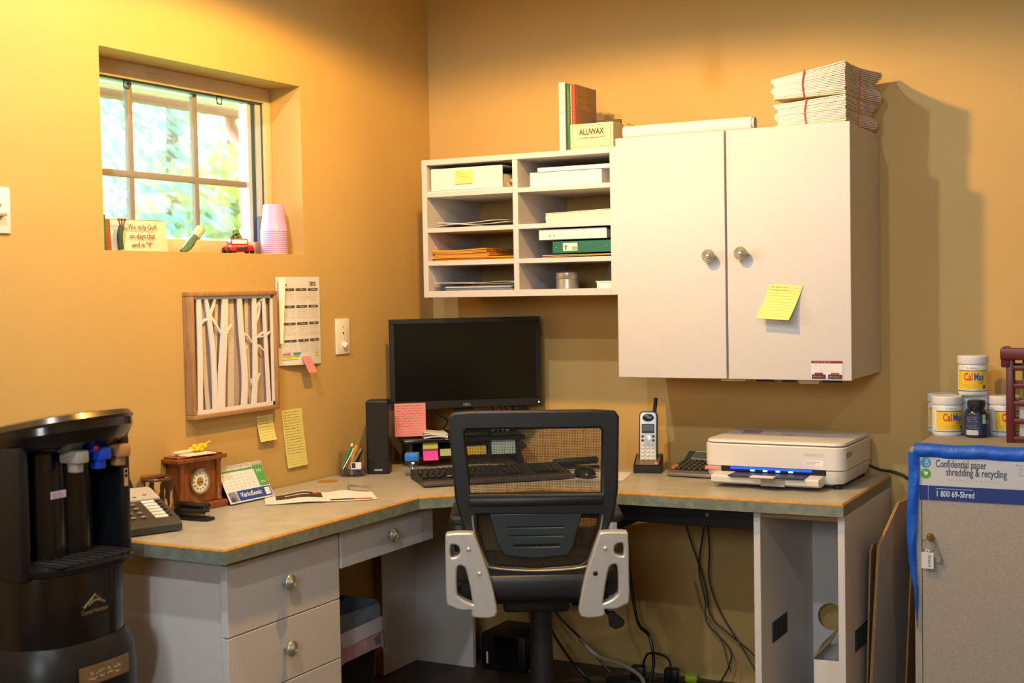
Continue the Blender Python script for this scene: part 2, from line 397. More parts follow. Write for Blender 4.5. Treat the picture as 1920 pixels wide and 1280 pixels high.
tree('conifer', 'tall blue green conifer with drooping sprays outside the window', -4.6, 2.55, 5.6, 1.7, 5200, ('#6a958a', '#86b0a2'), 3, True)
tree('conifer', 'slim conifer standing behind the gutter downspout outside', -5.6, 4.75, 6.2, 1.5, 3200, ('#749c90', '#90b6a8'), 4, True)
tree('leafy_tree', 'bright yellow green leafy tree low in the window view', -5.4, 5.35, 3.0, 1.25, 4200, ('#b9d078', '#cfe09a'), 5, False)
tree('leafy_tree', 'pale green leafy tree farther off between the conifers', -8.0, 5.9, 3.6, 1.7, 3200, ('#c4d8a0', '#d8e6bc'), 6, False)

# ------------------------------------------------------------------ things on the window sill
zs = WZ0
t = thing('golf_plaque', 'cream hand-lettered golf plaque with wooden edge leaning on the sill', 'plaque', (-.052, -1.42, zs), rz=math.radians(90-8))
q = MB(); q.rbox(-.100, .100, .004, .020, 0, .088, .002); q.build('board', mat('plaque_wood', '#a45f2c', .6), t, rot=(math.radians(-6), 0, 0))
q = MB(); q.rbox(-.084, .100, -.001, .005, 0, .085, .001); q.build('face', mat('plaque_cream', '#e9cfae', .7), t, rot=(math.radians(-6), 0, 0))
for i, s_ in enumerate(('We only Golf', 'on days that', 'end in "Y"')):
    text(s_, .020, INK, t, (.012, -.004-.0, .060-.024*i), (math.radians(84), 0, 0), sx=.85)
q = MB(); q.tube([(-.066, -.012, .005), (-.070, -.013, .04), (-.062, -.012, .066)], .008, 8); q.build('golf_bag', mat('bag_green', '#2f4a36', .6), t)
for k in range(3):
    q = MB(); q.tube([(-.064+.003*k, -.012, .06), (-.072+.010*k, -.013, .084)], .0022, 6, 0); q.ell((-.072+.010*k, -.013, .084), (.005, .004, .004), 8, 5); q.build('golf_club', mat('club_brown', '#7d4a2a', .5), t)
q = MB(); q.rbox(-.065, -.045, -1.553, -1.543, zs, zs+.095, .002)
tag(q.build('glass_tile', mat('teal_glass', '#1f7f76', .2)), 'narrow teal glass strip standing at the near window jamb', 'tile')
t = thing('golfer_figurine', 'small green golfer figurine leaning back on the sill', 'figurine', (-.05, -1.215, zs), rz=R90)
q = MB(); q.tube([(-.040, 0, .004), (-.018, 0, .014), (.004, 0, .034), (.022, 0, .05)], [.006, .007, .008, .010, .011, .012, .012, .012, .011, .010], 8, 4); q.tube([(-.02, .004, .004), (-.004, .004, .02), (.01, .003, .036)], .006, 8); q.build('body', mat('figurine_green', '#4d6a4c', .5, var=.3, vs=60), t)
q = MB(); q.tube([(.018, 0, .046), (.036, 0, .062), (.045, 0, .072)], [.011, .012, .012, .013, .013, .013, .012], 10, 3); q.build('head', mat('figurine_tan', '#d4b48c', .5), t)
q = MB(); q.rbox(-.025, .05, -.012, .012, 0, .004, .001); q.build('stand', mat('figurine_stand', '#c9a878', .6), t)
t = thing('toy_truck', 'red toy pickup truck carrying a little green tree', 'toy', (-.055, -1.0, zs), rz=math.radians(56))
q = MB(); q.rbox(-.036, .036, -.03, .06, .008, .026, .006); q.rbox(-.028, .028, -.004, .03, .02, .046, .006); q.build('body', RED, t)
q = MB(); q.rbox(-.023, .023, -.0065, -.002, .03, .042, .002); q.build('windshield', PAPER, t)
q = MB(); q.rbox(-.018, .018, -.034, -.028, .011, .022, .003); q.build('grille', mat('dark_grille', '#3a2a26', .4), t)
for sx in (-1, 1):
    for y in (-.012, .042):
        MB().cyl((sx*.030, y, .010), (sx*.039, y, .010), .010, n=14).build('wheel', BLACK, t)
q = MB(); rnd = random.Random(2)
for k in range(60):
    z = .036+.036*rnd.random(); r = .020*(1-(z-.036)/.05); a = rnd.random()*6.28
    q.ell((r*math.cos(a), .036+r*math.sin(a)*.7, z), (.005, .005, .004), 6, 4)
q.build('tree', mat('toy_tree_green', '#5d7f3a', .6, var=.3, vs=90), t); MB().ell((0, .036, .076), (.004, .004, .005), 8, 6).build('star', mat('toy_star', '#e8b878', .5), t)
ORD = ('first', 'second', 'third', 'fourth', 'fifth', 'sixth', 'seventh', 'eighth', 'ninth', 'tenth', 'eleventh', 'twelfth', 'thirteenth')
LIL = mat('lilac_plastic', '#c99fc9', .4)
c0 = None
for k in range(13):
    if c0 is None:
        c0 = thing('plastic_cup', 'lilac plastic cup upside down at the foot of the nested stack', 'cup', (-.055, -.835, zs), group='nested lilac cups on the sill')
        q = MB(); q.lathe([(.041, .0), (.0425, .002), (.041, .004), (.037, .03), (.0305, .083), (.028, .085), (.001, .085), (.001, .0845), (.0275, .0845), (.030, .0825), (.0365, .03), (.0405, .004), (.0405, 0)], n=26, caps=False); q.build('cup_wall', LIL, c0)
        o = c0
    else:
        o = copy_tree(c0); o['label'] = ORD[k]+' lilac cup up from the sill in the nested stack'
    o.location.z = zs+.0058*k
    if k == 12: o['label'] = 'topmost upside-down lilac cup of the nested stack'; o.location.z = zs+.0058*12

# ------------------------------------------------------------------ things hanging on the left wall
t = thing('framed_birch_picture', 'oak framed layered paper picture of white birch trunks', 'picture', (0, -1.3135, .948), rot=LEFT)
w, h, fw, dp = .3775, .352, .0125, .032
for nm, a in (('frame_rail', (0, w, h-fw, h)), ('frame_rail', (0, w, 0, fw)), ('frame_stile', (0, fw, fw, h-fw)), ('frame_stile', (w-fw, w, fw, h-fw))):
    q = MB(); q.rbox(a[0], a[1], a[2], a[3], 0, dp, .0025); q.build(nm, OAK, t)
q = MB(); q.box(fw-.002, w-fw+.002, fw-.002, h-fw+.002, 0, .006); q.build('backboard', mat('taupe_card', '#b09a8a', .8), t)
BW = mat('white_card', '#e3dcd8', .8); BB = mat('beige_card', '#cdbcab', .8)
iw, ih = w-2*fw, h-2*fw
def UV(pts): return [(fw+u*iw, fw+(1-v)*ih) for u, v in pts]
for pts, wd in (([(.17, 0), (.16, .5), (.20, 1)], .05), ([(.50, 0), (.49, .5), (.47, 1)], .075), ([(.70, 0), (.69, .4), (.72, 1)], .04), ([(.93, 0), (.94, .5), (.96, 1)], .03), ([(.33, 0), (.30, .5), (.27, 1)], .035)):
    MB().ribbon(UV(pts), [wd*iw, wd*iw*1.05], .0085, .011).build('beige_trunk', BB, t)
trunks = [([(.085, 0), (.085, .5), (.065, 1)], [.050, .062], []),
          ([(.165, 0), (.20, .18), (.24, .5), (.25, 1)], [.035, .05, .055], [([(.20, .19), (.12, .22), (.09, .30)], .022), ([(.20, .17), (.25, .10), (.285, 0)], .03), ([(.22, .17), (.30, .27), (.34, .33)], .025)]),
          ([(.40, 0), (.375, .35), (.335, .7), (.315, 1)], [.066, .078, .088], [([(.40, .33), (.45, .27), (.475, .255)], .024)]),
          ([(.575, 0), (.59, .3), (.62, .7), (.60, 1)], [.055, .062, .07], [([(.60, .33), (.67, .36), (.72, .42)], .02), ([(.61, .56), (.63, .48), (.655, .455)], .018)]),
          ([(.765, 0), (.76, .35), (.755, .7), (.725, 1)], [.045, .052, .062], [([(.775, .24), (.82, .17), (.84, .05)], .022), ([(.775, .40), (.84, .35), (.90, .33)], .02), ([(.775, .50), (.80, .45), (.87, .50)], .018), ([(.775, .42), (.80, .385), (.88, .37)], .014), ([(.765, .80), (.79, .74), (.815, .70)], .012), ([(.755, .86), (.715, .80), (.70, .74)], .012), ([(.78, .22), (.80, .10), (.86, .04)], .016)]),
          ([(.885, 0), (.90, .4), (.915, .7), (.925, 1)], [.034, .04, .045], [([(.92, .36), (.96, .335), (.985, .34)], .014)])]
for pts, ws, br in trunks:
    q = MB(); q.ribbon(UV(pts), [x*iw for x in ws], .018, .0225)
    for bp, bw in br: q.ribbon(UV(bp), [bw*iw, bw*iw*.55], .018, .0224)
    q.build('white_trunk', BW, t)
q = MB()
for a in ((fw, w-fw, h-fw-.009, h-fw), (fw, w-fw, fw, fw+.011), (fw, fw+.008, fw, h-fw), (w-fw-.009, w-fw, fw, h-fw)): q.box(*a, .018, .0222)
q.build('mat_border', BW, t)
rnd = random.Random(8)
L = []
for k in range(80):
    u = rnd.choice((.17, .50, .70, .50)); v = rnd.random(); x, y = UV([(u+rnd.uniform(-.03, .02), v)])[0]; L.append([(x, y), (x+rnd.uniform(.004, .012), y+.0006)])
tag(strokes(L, .0008, .0112, 'bark_print', GREYINK, t), kind='stuff')

t = thing('wall_calendar', 'white printed year calendar page taped up beside the birch picture', 'calendar', (.001, -.9085, 1.073), rot=LEFT)
cw, ch = .2205, .268
def calf(u, v):
    x = u*cw; y = v*ch
    z = .002+.012*(1-v)**2*math.sin(u*3.14)*.9+.004*math.sin(u*3.14)
    return (x, y-.004*(1-v)*u, z)
MB().sheet(calf, 10, 10, .0003).build('page', PAPER, t)
MB().sheet(lambda u, v: (.002+u*.03*(1-.7*(1-v)), ch*(.25+.745*v), .0125+.004*u), 4, 8, .0003).build('folded_corner', mat('page_back', '#f3eee6', .8), t)
MON = ('July', 'August', 'September', 'October', 'November', 'December', 'January', 'February', 'March', 'April', 'May', 'June')
HB = mat('calendar_header', '#5b5048', .7)
dots = []
for r in range(4):
    for c in range(3):
        x0 = .030+c*.062; y1 = ch*(.915-.195*r)-.012
        u, v = (x0+.025)/cw, y1/ch; z = calf(u, v)[2]+.0022
        bars = MB(); bars.sheet(lambda u, v, x0=x0, y1=y1: (x0+.054*u, y1-.007+.007*v, calf((x0+.054*u)/cw, (y1-.007+.007*v)/ch)[2]+.0015), 8, 1, .0001); bars.build('month_header', HB, t)
        for i in range(7):
            for j in range(5):
                if (i+j*7+r*5+c) % 31 < 29: dots.append([(x0+.004+i*.0073, y1-.013-j*.0062), (x0+.0065+i*.0073, y1-.013-j*.0062)])
def lift(o):
    for v in o.data.vertices: v.co.z = calf(min(1, max(0, v.co.x/cw)), min(1, max(0, v.co.y/ch)))[2]+.0014
lift(strokes(dots, .0016, .02, 'date_print', mat('date_ink', '#a2948c', .8), t))
for r in range(4):
    for c in range(3):
        x0 = .030+c*.062; y1 = ch*(.915-.195*r)-.012
        text(MON[r*3+c], .0055, PAPER, t, (x0+.027, y1-.0055, calf((x0+.025)/cw, y1/ch)[2]+.0030), (0, 0, 0), ex=.0001)
text('2025', .017, INK, t, (.197, ch-.026, .006), (0, 0, 0), align='RIGHT'); text('July', .010, INK, t, (.035, ch-.026, .0062), (0, 0, 0), align='LEFT')
for k, (x, y, wd, cc) in enumerate(((.022, .034, .032, '#e5679a'), (.065, .034, .034, '#3f93a8'), (.022, .027, .038, '#b9cf5e'), (.065, .028, .028, '#9dc45f'), (.020, .019, .062, '#e6d83a'), (.182, .034, .017, '#c2cf5f'), (.182, .026, .017, '#ece03a'), (.146, .207, .009, '#efe12f'))):
    z = calf(x/cw, y/ch)[2]
    MB().sheet(lambda u, v: (x+wd*u, y-.0028+(.0053 if k < 7 else .0068)*v, calf((x+wd*u)/cw, y/ch)[2]+.0015), 8, 1, .0001).build('highlight_mark', mat('hl'+str(k), cc, .8), t)
t = thing('pink_flag_note', 'small pink sticky note hanging off the bottom edge of the calendar', 'note', (.016, -.808, 1.046), rot=LEFT)
MB().sheet(lambda u, v: (.012*(1-v)+u*.042, v*.05, .004+.016*(1-v)), 3, 6).build('slip', PINK, t)
strokes(scrawl(.012, .045, (.038, .03), .005, 4), .0007, .0155, 'handwriting', INKB, t)

t = thing('light_switch', 'cream toggle light switch beside the wall calendar', 'switch', (0, -.5685, 1.1485), rot=LEFT)
SWM = mat('switch_cream', '#efe3cf', .35)
q = MB(); q.rbox(-.0375, .0375, -.0575, .0575, 0, .006, .0025); q.build('plate', SWM, t)
q = MB(); q.rbox(-.005, .005, -.006, .010, .004, .022, .002); q.build('toggle', SWM, t, loc=(0, -.022, 0), rot=(math.radians(28), 0, 0))
MB().cyl((0, .011, .005), (0, .011, .0072), .0032, n=10).build('lamp_hole', BLACK, t); MB().cyl((0, .030, .005), (0, .030, .0066), .003, n=10).build('screw', PEWTER, t)
t = thing('light_switch', 'white switch plate on the wall left of the window', 'switch', (0, -1.932, 1.497), rot=LEFT)
q = MB(); q.rbox(-.0375, .0375, -.054, .054, 0, .006, .0025); q.build('plate', mat('switch_white', '#eae6e2', .35), t)
q = MB(); q.rbox(-.010, .016, -.014, -.006, .004, .020, .002); q.build('toggle', mat('toggle_tan', '#b99a78', .4), t); MB().cyl((.006, .012, .005), (.006, .012, .0075), .004, n=10).build('screw', PEWTER, t)

def note(name, label, loc, rot, w, h, m, lines, seed, curl=.012, ruled=True, ink=INK, parts=1, cat='note', skew=0., hw=.9, lead=0):
    t = thing(name, label, cat, loc, rot=rot)
    f = lambda u, v: (u*w-skew*(1-v), v*h, .0008+curl*(1-v)**2)
    MB().sheet(f, 4, 8).build('slip', m, t)
    def zz(o):
        for v in o.data.vertices: v.co.z = f(0, min(1, max(0, v.co.y/h)))[2]+.0007; v.co.x -= skew*(1-v.co.y/h)
    n = max(3, int(h/.0085)); ys = [h*(1-(i+1)/(n+1)) for i in range(n)]
    if ruled: zz(strokes(rules(.003, w-.003, ys), .0005, 0, 'ruled_line', mat('rule_blue', '#a9a27a', .8), t))
    zz(strokes(scrawl(.05*w, .97*w, ys[lead:lead+lines], .0048, seed, hw), .0007, 0, 'handwriting', ink, t)); return t
note('sticky_note', 'small square yellow sticky note low on the wall under the birch picture', (.001, -1.010, .8545), LEFT, .075, .0755, YELLOW, 4, 1, .014)
note('sticky_note', 'long yellow note strip full of handwriting beneath the calendar', (.001, -.893, .7585), LEFT, .1, .178, YELLOW, 16, 2, .006, skew=-.018)
# ================================================================== pigeonhole shelf on the back wall
PX0, PX1, PZ0, PZ1, PY = .186, .8865, 1.268, 1.720, -.36
t = thing('pigeonhole_shelf', 'white eight-compartment pigeonhole shelf hung in the corner', 'shelf')
for nm, a in (('side_panel', (PX0, .2045, PY, -.001, PZ0, PZ1)), ('side_panel', (.8625, PX1, PY, -.001, PZ0, PZ1)), ('divider', (.524, .543, PY+.001, -.001, PZ0+.02, PZ1-.016)),
              ('top_panel', (.2045, .8625, PY, -.001, PZ1-.018, PZ1)), ('bottom_panel', (.2045, .8625, PY, -.001, PZ0, PZ0+.0215))):
    q = MB(); q.rbox(*a, .0012, 1); q.build(nm, MELA2, t)
SHZ = [1.2895, 1.3877, 1.4965, 1.6120]          # floor of each row of cells, lowest first
for z in SHZ[1:]:
    for x0, x1 in ((.2045, .524), (.543, .8625)):
        q = MB(); q.box(x0, x1, PY+.001, -.001, z-.0145, z); q.build('shelf_board', MELA2, t)

def slab(name, label, cat, x0, x1, y0, y1, z0, z1, m, rz=0, b=.001, group=None):
    cx, cy = (x0+x1)/2, (y0+y1)/2
    q = MB(); q.rbox(x0-cx, x1-cx, y0-cy, y1-cy, 0, z1-z0, min(b, (z1-z0)*.4), 1)
    return tag(q.build(name, m, None, (cx, cy, z0), (0, 0, rz)), label, cat, group)
# row 1 (top)
t = thing('white_binder', 'thick white binder with a yellow note on its spine', 'binder', (.346, -.215, SHZ[3]+.006))
q = MB(); q.rbox(-.134, .134, -.125, .12, 0, .003, .001, 1); q.rbox(-.134, .134, -.125, .12, .069, .072, .001, 1); q.build('cover', PAPER, t)
q = MB(); q.rbox(-.134, .134, -.128, -.124, 0, .072, .001, 1); q.build('spine', PAPER, t)
q = MB(); q.box(-.128, .128, -.118, .115, .004, .045); q.build('page_block', mat('page_edges', '#d8d0c2', .8, var=.08, vs=200), t)
n_ = note('sticky_note', 'yellow sticky note on the spine of the white binder', (.305, -.3445, SHZ[3]+.025), BACK, .066, .044, YELLOW, 3, 5, .002, False)
q = MB(); q.box(-.16, .16, -.14, .12, 0, .004); tag(q.build('paper_sheaf', PAPER, None, (.364, -.21, SHZ[3]+.0005)), 'thin sheaf of loose paper under the thick white binder', 'paper')
for k in range(5):
    MB().box(-.012, .012, -.05, .05, 0, .003).build('x', PAPER) if False else None
t = thing('crumpled_papers', 'crumpled cream slips beside the white binder in the top cell', 'paper', (.503, -.31, SHZ[3]+.006))
rnd = random.Random(3)
for k in range(6):
    q = MB(); q.sheet(lambda u, v, k=k: (-.014+.030*u, -.02+.05*v, .004*k+.004*math.sin(u*6+k)+.006*v), 6, 3); q.build('slip', CREAMP, t, rot=(0, 0, rnd.uniform(-.3, .3)))
slab('envelope_box', 'low white paper box filling the top right cell', 'box', .572, .822, -.33, -.08, SHZ[3]+.0005, SHZ[3]+.047, PAPER)
slab('paper_ream', 'short white paper ream lying on the low white box', 'paper', .602, .858, -.335, -.12, SHZ[3]+.0478, SHZ[3]+.0605, mat('ream_white', '#f0ece6', .8))
# row 2
for k in range(3):
    q = MB(); q.sheet(lambda u, v, k=k: (-.145+.29*u*(.92 if k else .72), -.12+.24*v, .0025+.004*k+.006*math.sin(u*(5+k)+k)*(1-v*.3)*(.55 if k else .9)+.004), 14, 3, .0012)
    tag(q.build('loose_sheet', PAPER, None, (.362, -.20, SHZ[2]+.001+.001*k)), ('lowest wavy loose sheet in the second cell down', 'middle wavy loose sheet in the second cell down', 'top wavy loose sheet in the second cell down')[k], 'paper')
t = thing('soft_catalogue', 'thick cream catalogue lying flat above the ring binders', 'book', (.745, -.2, SHZ[2]+.0005))
q = MB(); q.sheet(lambda u, v: (-.115+.23*u, -.14+.26*v, .031+.006*u), 6, 3, .0016); q.sheet(lambda u, v: (-.115+.23*u, -.14+.26*v, .0018), 6, 3, .0016); q.build('cover', mat('catalogue_cover', '#ece2cc', .6), t)
q = MB(); q.prismy([(-.113, .002), (.114, .002), (.114, .035), (-.113, .0295), (-.116, .016)], -.137, .118); q.build('page_block', mat('page_edges2', '#d9cdb4', .8, var=.08, vs=150), t)
# row 3
ENV = ORANGE; rnd = random.Random(12)
for k in range(9):
    q = MB(); sh = rnd.uniform(-.006, .006); a = rnd.uniform(-.02, .02); wd = .205 if k > 2 else .31
    q.sheet(lambda u, v, wd=wd, k=k: (-.155+wd*u, -.12+.25*v, .0022+.0022*math.sin(u*4.2+k*.4)*(k/9)), 10, 2, .0028)
    tag(q.build('manila_envelope', ENV, None, (.365+sh, -.21+sh, SHZ[1]+.0008+.0042*k), (0, 0, a)), ORD[k]+' orange manila envelope up from the shelf in the third cell', 'envelope', 'manila envelopes in the third cell')
t = thing('green_binder', 'dark green ring binder with a shipping label on its spine', 'binder', (.762, -.2, SHZ[1]+.014))
GB = mat('binder_green', '#14604a', .45)
q = MB(); q.rbox(-.110, .098, -.135, .12, 0, .003, .001, 1); q.rbox(-.110, .098, -.135, .12, .034, .037, .001, 1); q.rbox(-.110, .098, -.138, -.134, 0, .037, .001, 1); q.build('cover', GB, t)
MB().box(-.106, .094, -.13, .11, .004, .03).build('page_block', MATS['page_edges'], t)
q = MB(); q.box(-.072, -.022, -.1395, -.138, .006, .031); q.build('spine_label', mat('label_pale', '#c9d2c2', .7), t)
q = MB(); q.box(-.040, -.020, -.1402, -.1394, .009, .020); q.build('barcode_sticker', mat('label_grey', '#8f9a90', .7), t)
text('I', .018, INK, t, (-.062, -.1400, .010), bold=.0008); text('T', .018, INK, t, (-.062, -.1401, .010), bold=.0006)
for x in (-.096, .078): MB().cyl((x, -.1405, .018), (x, -.137, .018), .0022, n=10).build('rivet', CHROME, t)
t = thing('white_binder', 'white and black ring binder lying on the green binder', 'binder', (.735, -.2, SHZ[1]+.0545))
q = MB(); q.rbox(-.128, .110, -.142, .115, 0, .003, .001, 1); q.rbox(-.128, .110, -.142, .115, .033, .036, .001, 1); q.build('cover', DARK, t)
q = MB(); q.rbox(-.126, .108, -.146, -.142, .002, .034, .001, 1); q.build('spine', PAPER, t)
MB().box(-.12, .105, -.136, .11, .004, .03).build('page_block', MATS['page_edges'], t)
for i, x in enumerate((-.088, -.073)): text('lr'[i]+'d', .013, INK, t, (x, -.1462, .010), sx=.5)
for k in range(2):
    q = MB(); q.sheet(lambda u, v, k=k: (-.13+.25*u, -.13+.25*v, .003+.003*k+.003*u*(1-k)), 5, 2, .0015)
    tag(q.build('loose_sheet', (CREAMP, ORANGE)[1-k], None, (.742, -.2, SHZ[1]+.001+.002*k)), ('orange folder sheet under the green binder', 'cream sheet directly under the green binder')[k], 'paper')
# row 4
for k in range(5):
    c = ('#6f7688', '#8289a0', '#5e6678', '#e9e4de', '#7b8192')[k]
    q = MB(); q.sheet(lambda u, v: (-.125+.25*u, -.13+.25*v, .002), 4, 2, .0022)
    tag(q.build('magazine', mat('magazine'+str(k), c, .5), None, (.385+.006*math.sin(k*2), -.215, SHZ[0]+.0005+.0032*k), (0, 0, .03*math.sin(k*3))), ('grey magazine at the bottom of the lowest left cell', 'second grey blue magazine in the lowest left cell', 'third dark grey magazine in the lowest left cell', 'white magazine near the top of the lowest left cell', 'fifth grey magazine in the lowest left cell')[k], 'magazine')
for k in range(2):
    q = MB(); q.sheet(lambda u, v, k=k: (-.15+.3*u, -.12+.22*v, .004+.006*(1-u)*(1-k)+.004*math.sin(u*7+k*2)*(u if k else .3)), 12, 2, .0008)
    tag(q.build('loose_sheet', PAPER, None, (.365, -.22, SHZ[0]+.018+.003*k)), ('white sheet curling over the grey magazines', 'upper white sheet lying over the grey magazines')[k], 'paper')
t = thing('metal_tin', 'round brushed silver tin in the lowest right cell', 'tin', (.676, -.28, SHZ[0]))
q = MB(); q.lathe([(.036, 0), (.037, .001), (.037, .030), (.0365, .0305)], n=32); q.build('tin_body', mat('brushed_tin', '#b9b5ab', .35, metal=.85, bump=.05, bs=300), t)
q = MB(); q.lathe([(.038, .031), (.0385, .032), (.0385, .050), (.036, .052), (.020, .0525), (.019, .054), (.002, .054)], n=32); q.build('lid', mat('brushed_tin_lid', '#c4c0b6', .3, metal=.85), t)
t = thing('glass_jar', 'clear glass apothecary jar standing on a white block', 'jar', (.826, -.26, SHZ[0]))
q = MB(); q.box(-.030, .022, -.06, .05, 0, .018); q.box(-.033, .022, -.062, .05, .018, .022); q.build('block', PAPER, t)
q = MB(); q.lathe([(.002, .0225), (.029, .0225), (.031, .026), (.026, .040), (.015, .050), (.013, .056), (.020, .062), (.021, .066), (.010, .070), (.012, .076), (.001, .08)], (-.004, 0, 0), n=24, caps=False); q.build('vessel', JARG, t)

# things standing on the shelf
def book(label, x0, x1, z, h, d, y0, m, txt=None, ink=INK, pages=True, tsize=.009, cover=None):
    t = thing('book', label, 'book', (x0, y0, z)); w = x1-x0
    q = MB(); q.rbox(0, .0016, 0, d, 0, h, .0006, 1); q.rbox(w-.0016, w, 0, d, 0, h, .0006, 1); q.rbox(0, w, -.0015, .0015, 0, h, .0006, 1); q.build('cover', m, t)
    q = MB(); q.box(.0016, w-.0016, .0015, d-.004, .002, h-.002); q.build('page_block', MATS['page_edges'], t)
    for s_, zc, sz, ik in (txt or []): text(s_, sz, ik, t, (w/2-sz*.33, -.0019, zc), (R90, R90, 0), align='CENTER', sx=.9)
    LASTBOOK[0] = t; return t
LASTBOOK = [None]
zt = PZ1+.0005
book('tall white paperback with a faint spine title and a 2', .684, .7055, zt, .2125, .15, -.338, mat('book_white', '#e9e0cc', .6), [('POWER OF', .160, .010, GREYINK), ('2', .118, .016, INKB)])
book('thin black book wedged right of the white paperback', .7063, .7095, zt, .208, .14, -.335, mat('book_black', '#2a2520', .6))
book('dark green book with gold lettering on the spine', .7103, .7215, zt, .205, .15, -.336, mat('book_green', '#24603c', .55), [])
print_lines(-.19, -.05, (.0035,), .004, 61, mat('gold_ink', '#d8b560', .5), .0006, LASTBOOK[0], (.002, -.0019, 0), (R90, R90, 0))
book('thin yellow book between the green one and the red one', .7223, .7265, zt, .203, .15, -.335, mat('book_yellow', '#dba02c', .6))
t = book('red spined book with a grey and tan landscape cover', .7273, .7405, zt, .203, .155, -.336, mat('book_red', '#b3201f', .5), [])
print_lines(-.19, -.06, (.0045,), .004, 62, mat('pale_gold', '#e9c98a', .5), .0006, t, (.002, -.0019, 0), (R90, R90, 0))
q = MB(); q.box(.0133, .0137, .003, .153, 0, .203); q.build('front_cover', mat('cover_art', '#b98a4e', .6, col2='#6f6670', vs=9), t)
print_lines(.02, .135, (.170,), .016, 63, INK, .0012, t, (.0141, 0, 0), (R90, 0, R90)); print_lines(.03, .125, (.148, .124, .112), .008, 64, INK, .0008, t, (.0141, 0, 0), (R90, 0, R90))
t = thing('small_book', 'small dark brown book leaning behind the wax box', 'book', (.775, -.20, zt), rz=.25)
q = MB(); q.rbox(-.02, .055, 0, .014, 0, .105, .001, 1); q.build('cover', mat('book_brown', '#4a3420', .6), t); q = MB(); q.box(-.012, .05, -.0008, 0, .02, .095); q.build('front_print', mat('book_brown_art', '#8a6436', .6, col2='#6a4a26', vs=30), t)
t = thing('wax_box', 'cream box lettered ALUWAX at the front edge of the shelf', 'box', (.800, -.352, zt))
q = MB(); q.rbox(-.0725, .0725, 0, .085, 0, .077, .0015, 1); q.build('carton', mat('box_cream', '#e8d6a0', .6), t)
fr = MB()
for a in ((-.064, .064, .006, .0068), (-.064, .064, .0702, .071), (-.064, -.0632, .006, .071), (.0632, .064, .006, .071)): fr.box(a[0], a[1], -.0008, 0, a[2], a[3])
fr.build('printed_border', INK, t)
text('ALUWAX', .026, INK, t, (0, -.001, .043), bold=.0005, fit=.084); text('The Perfect Impression Wax', .0072, INK, t, (0, -.001, .031), fit=.088); print_lines(-.04, .04, (.0215, .0135), .004, 65, GREYINK, .0005, t, (0, -.001, 0))
t = thing('wooden_box', 'small plain brown box behind the wax box', 'box', (.865, -.24, PZ1+.0225), rz=0)
q = MB(); q.rbox(-.006, .034, -.03, .03, 0, .052, .002, 1); q.build('carton', mat('box_tan', '#b08a5c', .7, var=.1, vs=40), t, loc=(0, 0, 0)); q = MB(); q.lathe([(.006, .0515), (.008, .053), (.006, .056), (.001, .057)], (.016, -.008, 0)); q.build('knob', mat('knob_brown', '#6b4526', .5), t)

# ================================================================== wall cabinet
CX0, CX1, CZ0, CZ1 = .8885, 1.597, 1.017, 1.742
t = thing('wall_cabinet', 'white two-door wall cabinet with ribbed pewter knobs', 'cabinet')
q = MB(); q.rbox(CX0, CX1, -.3565, -.001, CZ0+.002, CZ1-.004, .001, 1); q.build('body', MELA2, t)
def ribknob(parent, loc, rot=(R90, 0, 0), s=1.15):
    q = MB(); pr = [(.0065, 0), (.0065, .012), (.010, .014), (.0165, .017), (.0175, .020)]
    for i in range(4): r = .0165-.0036*i; pr += [(r, .0215+.0016*i), (r-.001, .0205+.0016*i), (r-.0022, .0212+.0016*i)]
    pr += [(.001, .027)]
    q.lathe([(a*s, c*s) for a, c in pr], n=28); return q.build('knob', PEWTER, parent, loc, rot)
for x0, x1, kx, z0 in ((CX0+.001, 1.2335, 1.189, CZ0), (1.2400, CX1+.003, 1.287, CZ0)):
    q = MB(); q.rbox(x0, x1, -.3755, -.3575, CZ0, CZ1, .0012, 1); d = q.build('door', MELA2, t); ribknob(d, (kx, -.3755, 1.378 if kx < 1.2 else 1.3825))
note('sticky_note', 'yellow ruled sticky note stuck on the right cabinet door', (1.361, -.3765, 1.194), BACK, .096, .099, YELLOW, 2, 21, .034, skew=.026, hw=.75).rotation_euler = (R90, math.radians(4), 0)
t = thing('business_card', 'maroon and white business card at the corner of the cabinet door', 'card', (1.530, -.3762, 1.0475), rot=BACK)
MB().box(-.0445, .0445, -.0255, .0255, 0, .0005).build('card', mat('card_white', '#dcd6dc', .6), t)
MRN = mat('card_maroon', '#7e1f35', .6); DBR = mat('card_brown', '#4a2a2a', .6)
MB().box(-.0445, .0445, .018, .0255, .0005, .0008).build('header_band', MRN, t)
for x in (-.023, .023):
    q = MB(); q.box(x-.020, x+.020, -.0255, -.0135, .0005, .0009); q.build('phone_band', DBR, t); q = MB(); q.box(x-.012, x+.012, -.0135, -.0085, .0005, .0009); q.build('tab_band', MRN if x < 0 else mat('card_gold', '#8a5a1f', .6), t)
    print_lines(x-.016, x+.016, (-.0205,), .0035, 66, PAPER, .0007, t, (0, 0, .0012), (0, 0, 0))
print_lines(-.038, .038, (.0215,), .0032, 67, PAPER, .0006, t, (0, 0, .0011), (0, 0, 0))
strokes(scrawl(-.038, .038, (.010, .003, -.004), .004, 9), .0004, .0009, 'fine_print', GREYINK, t)
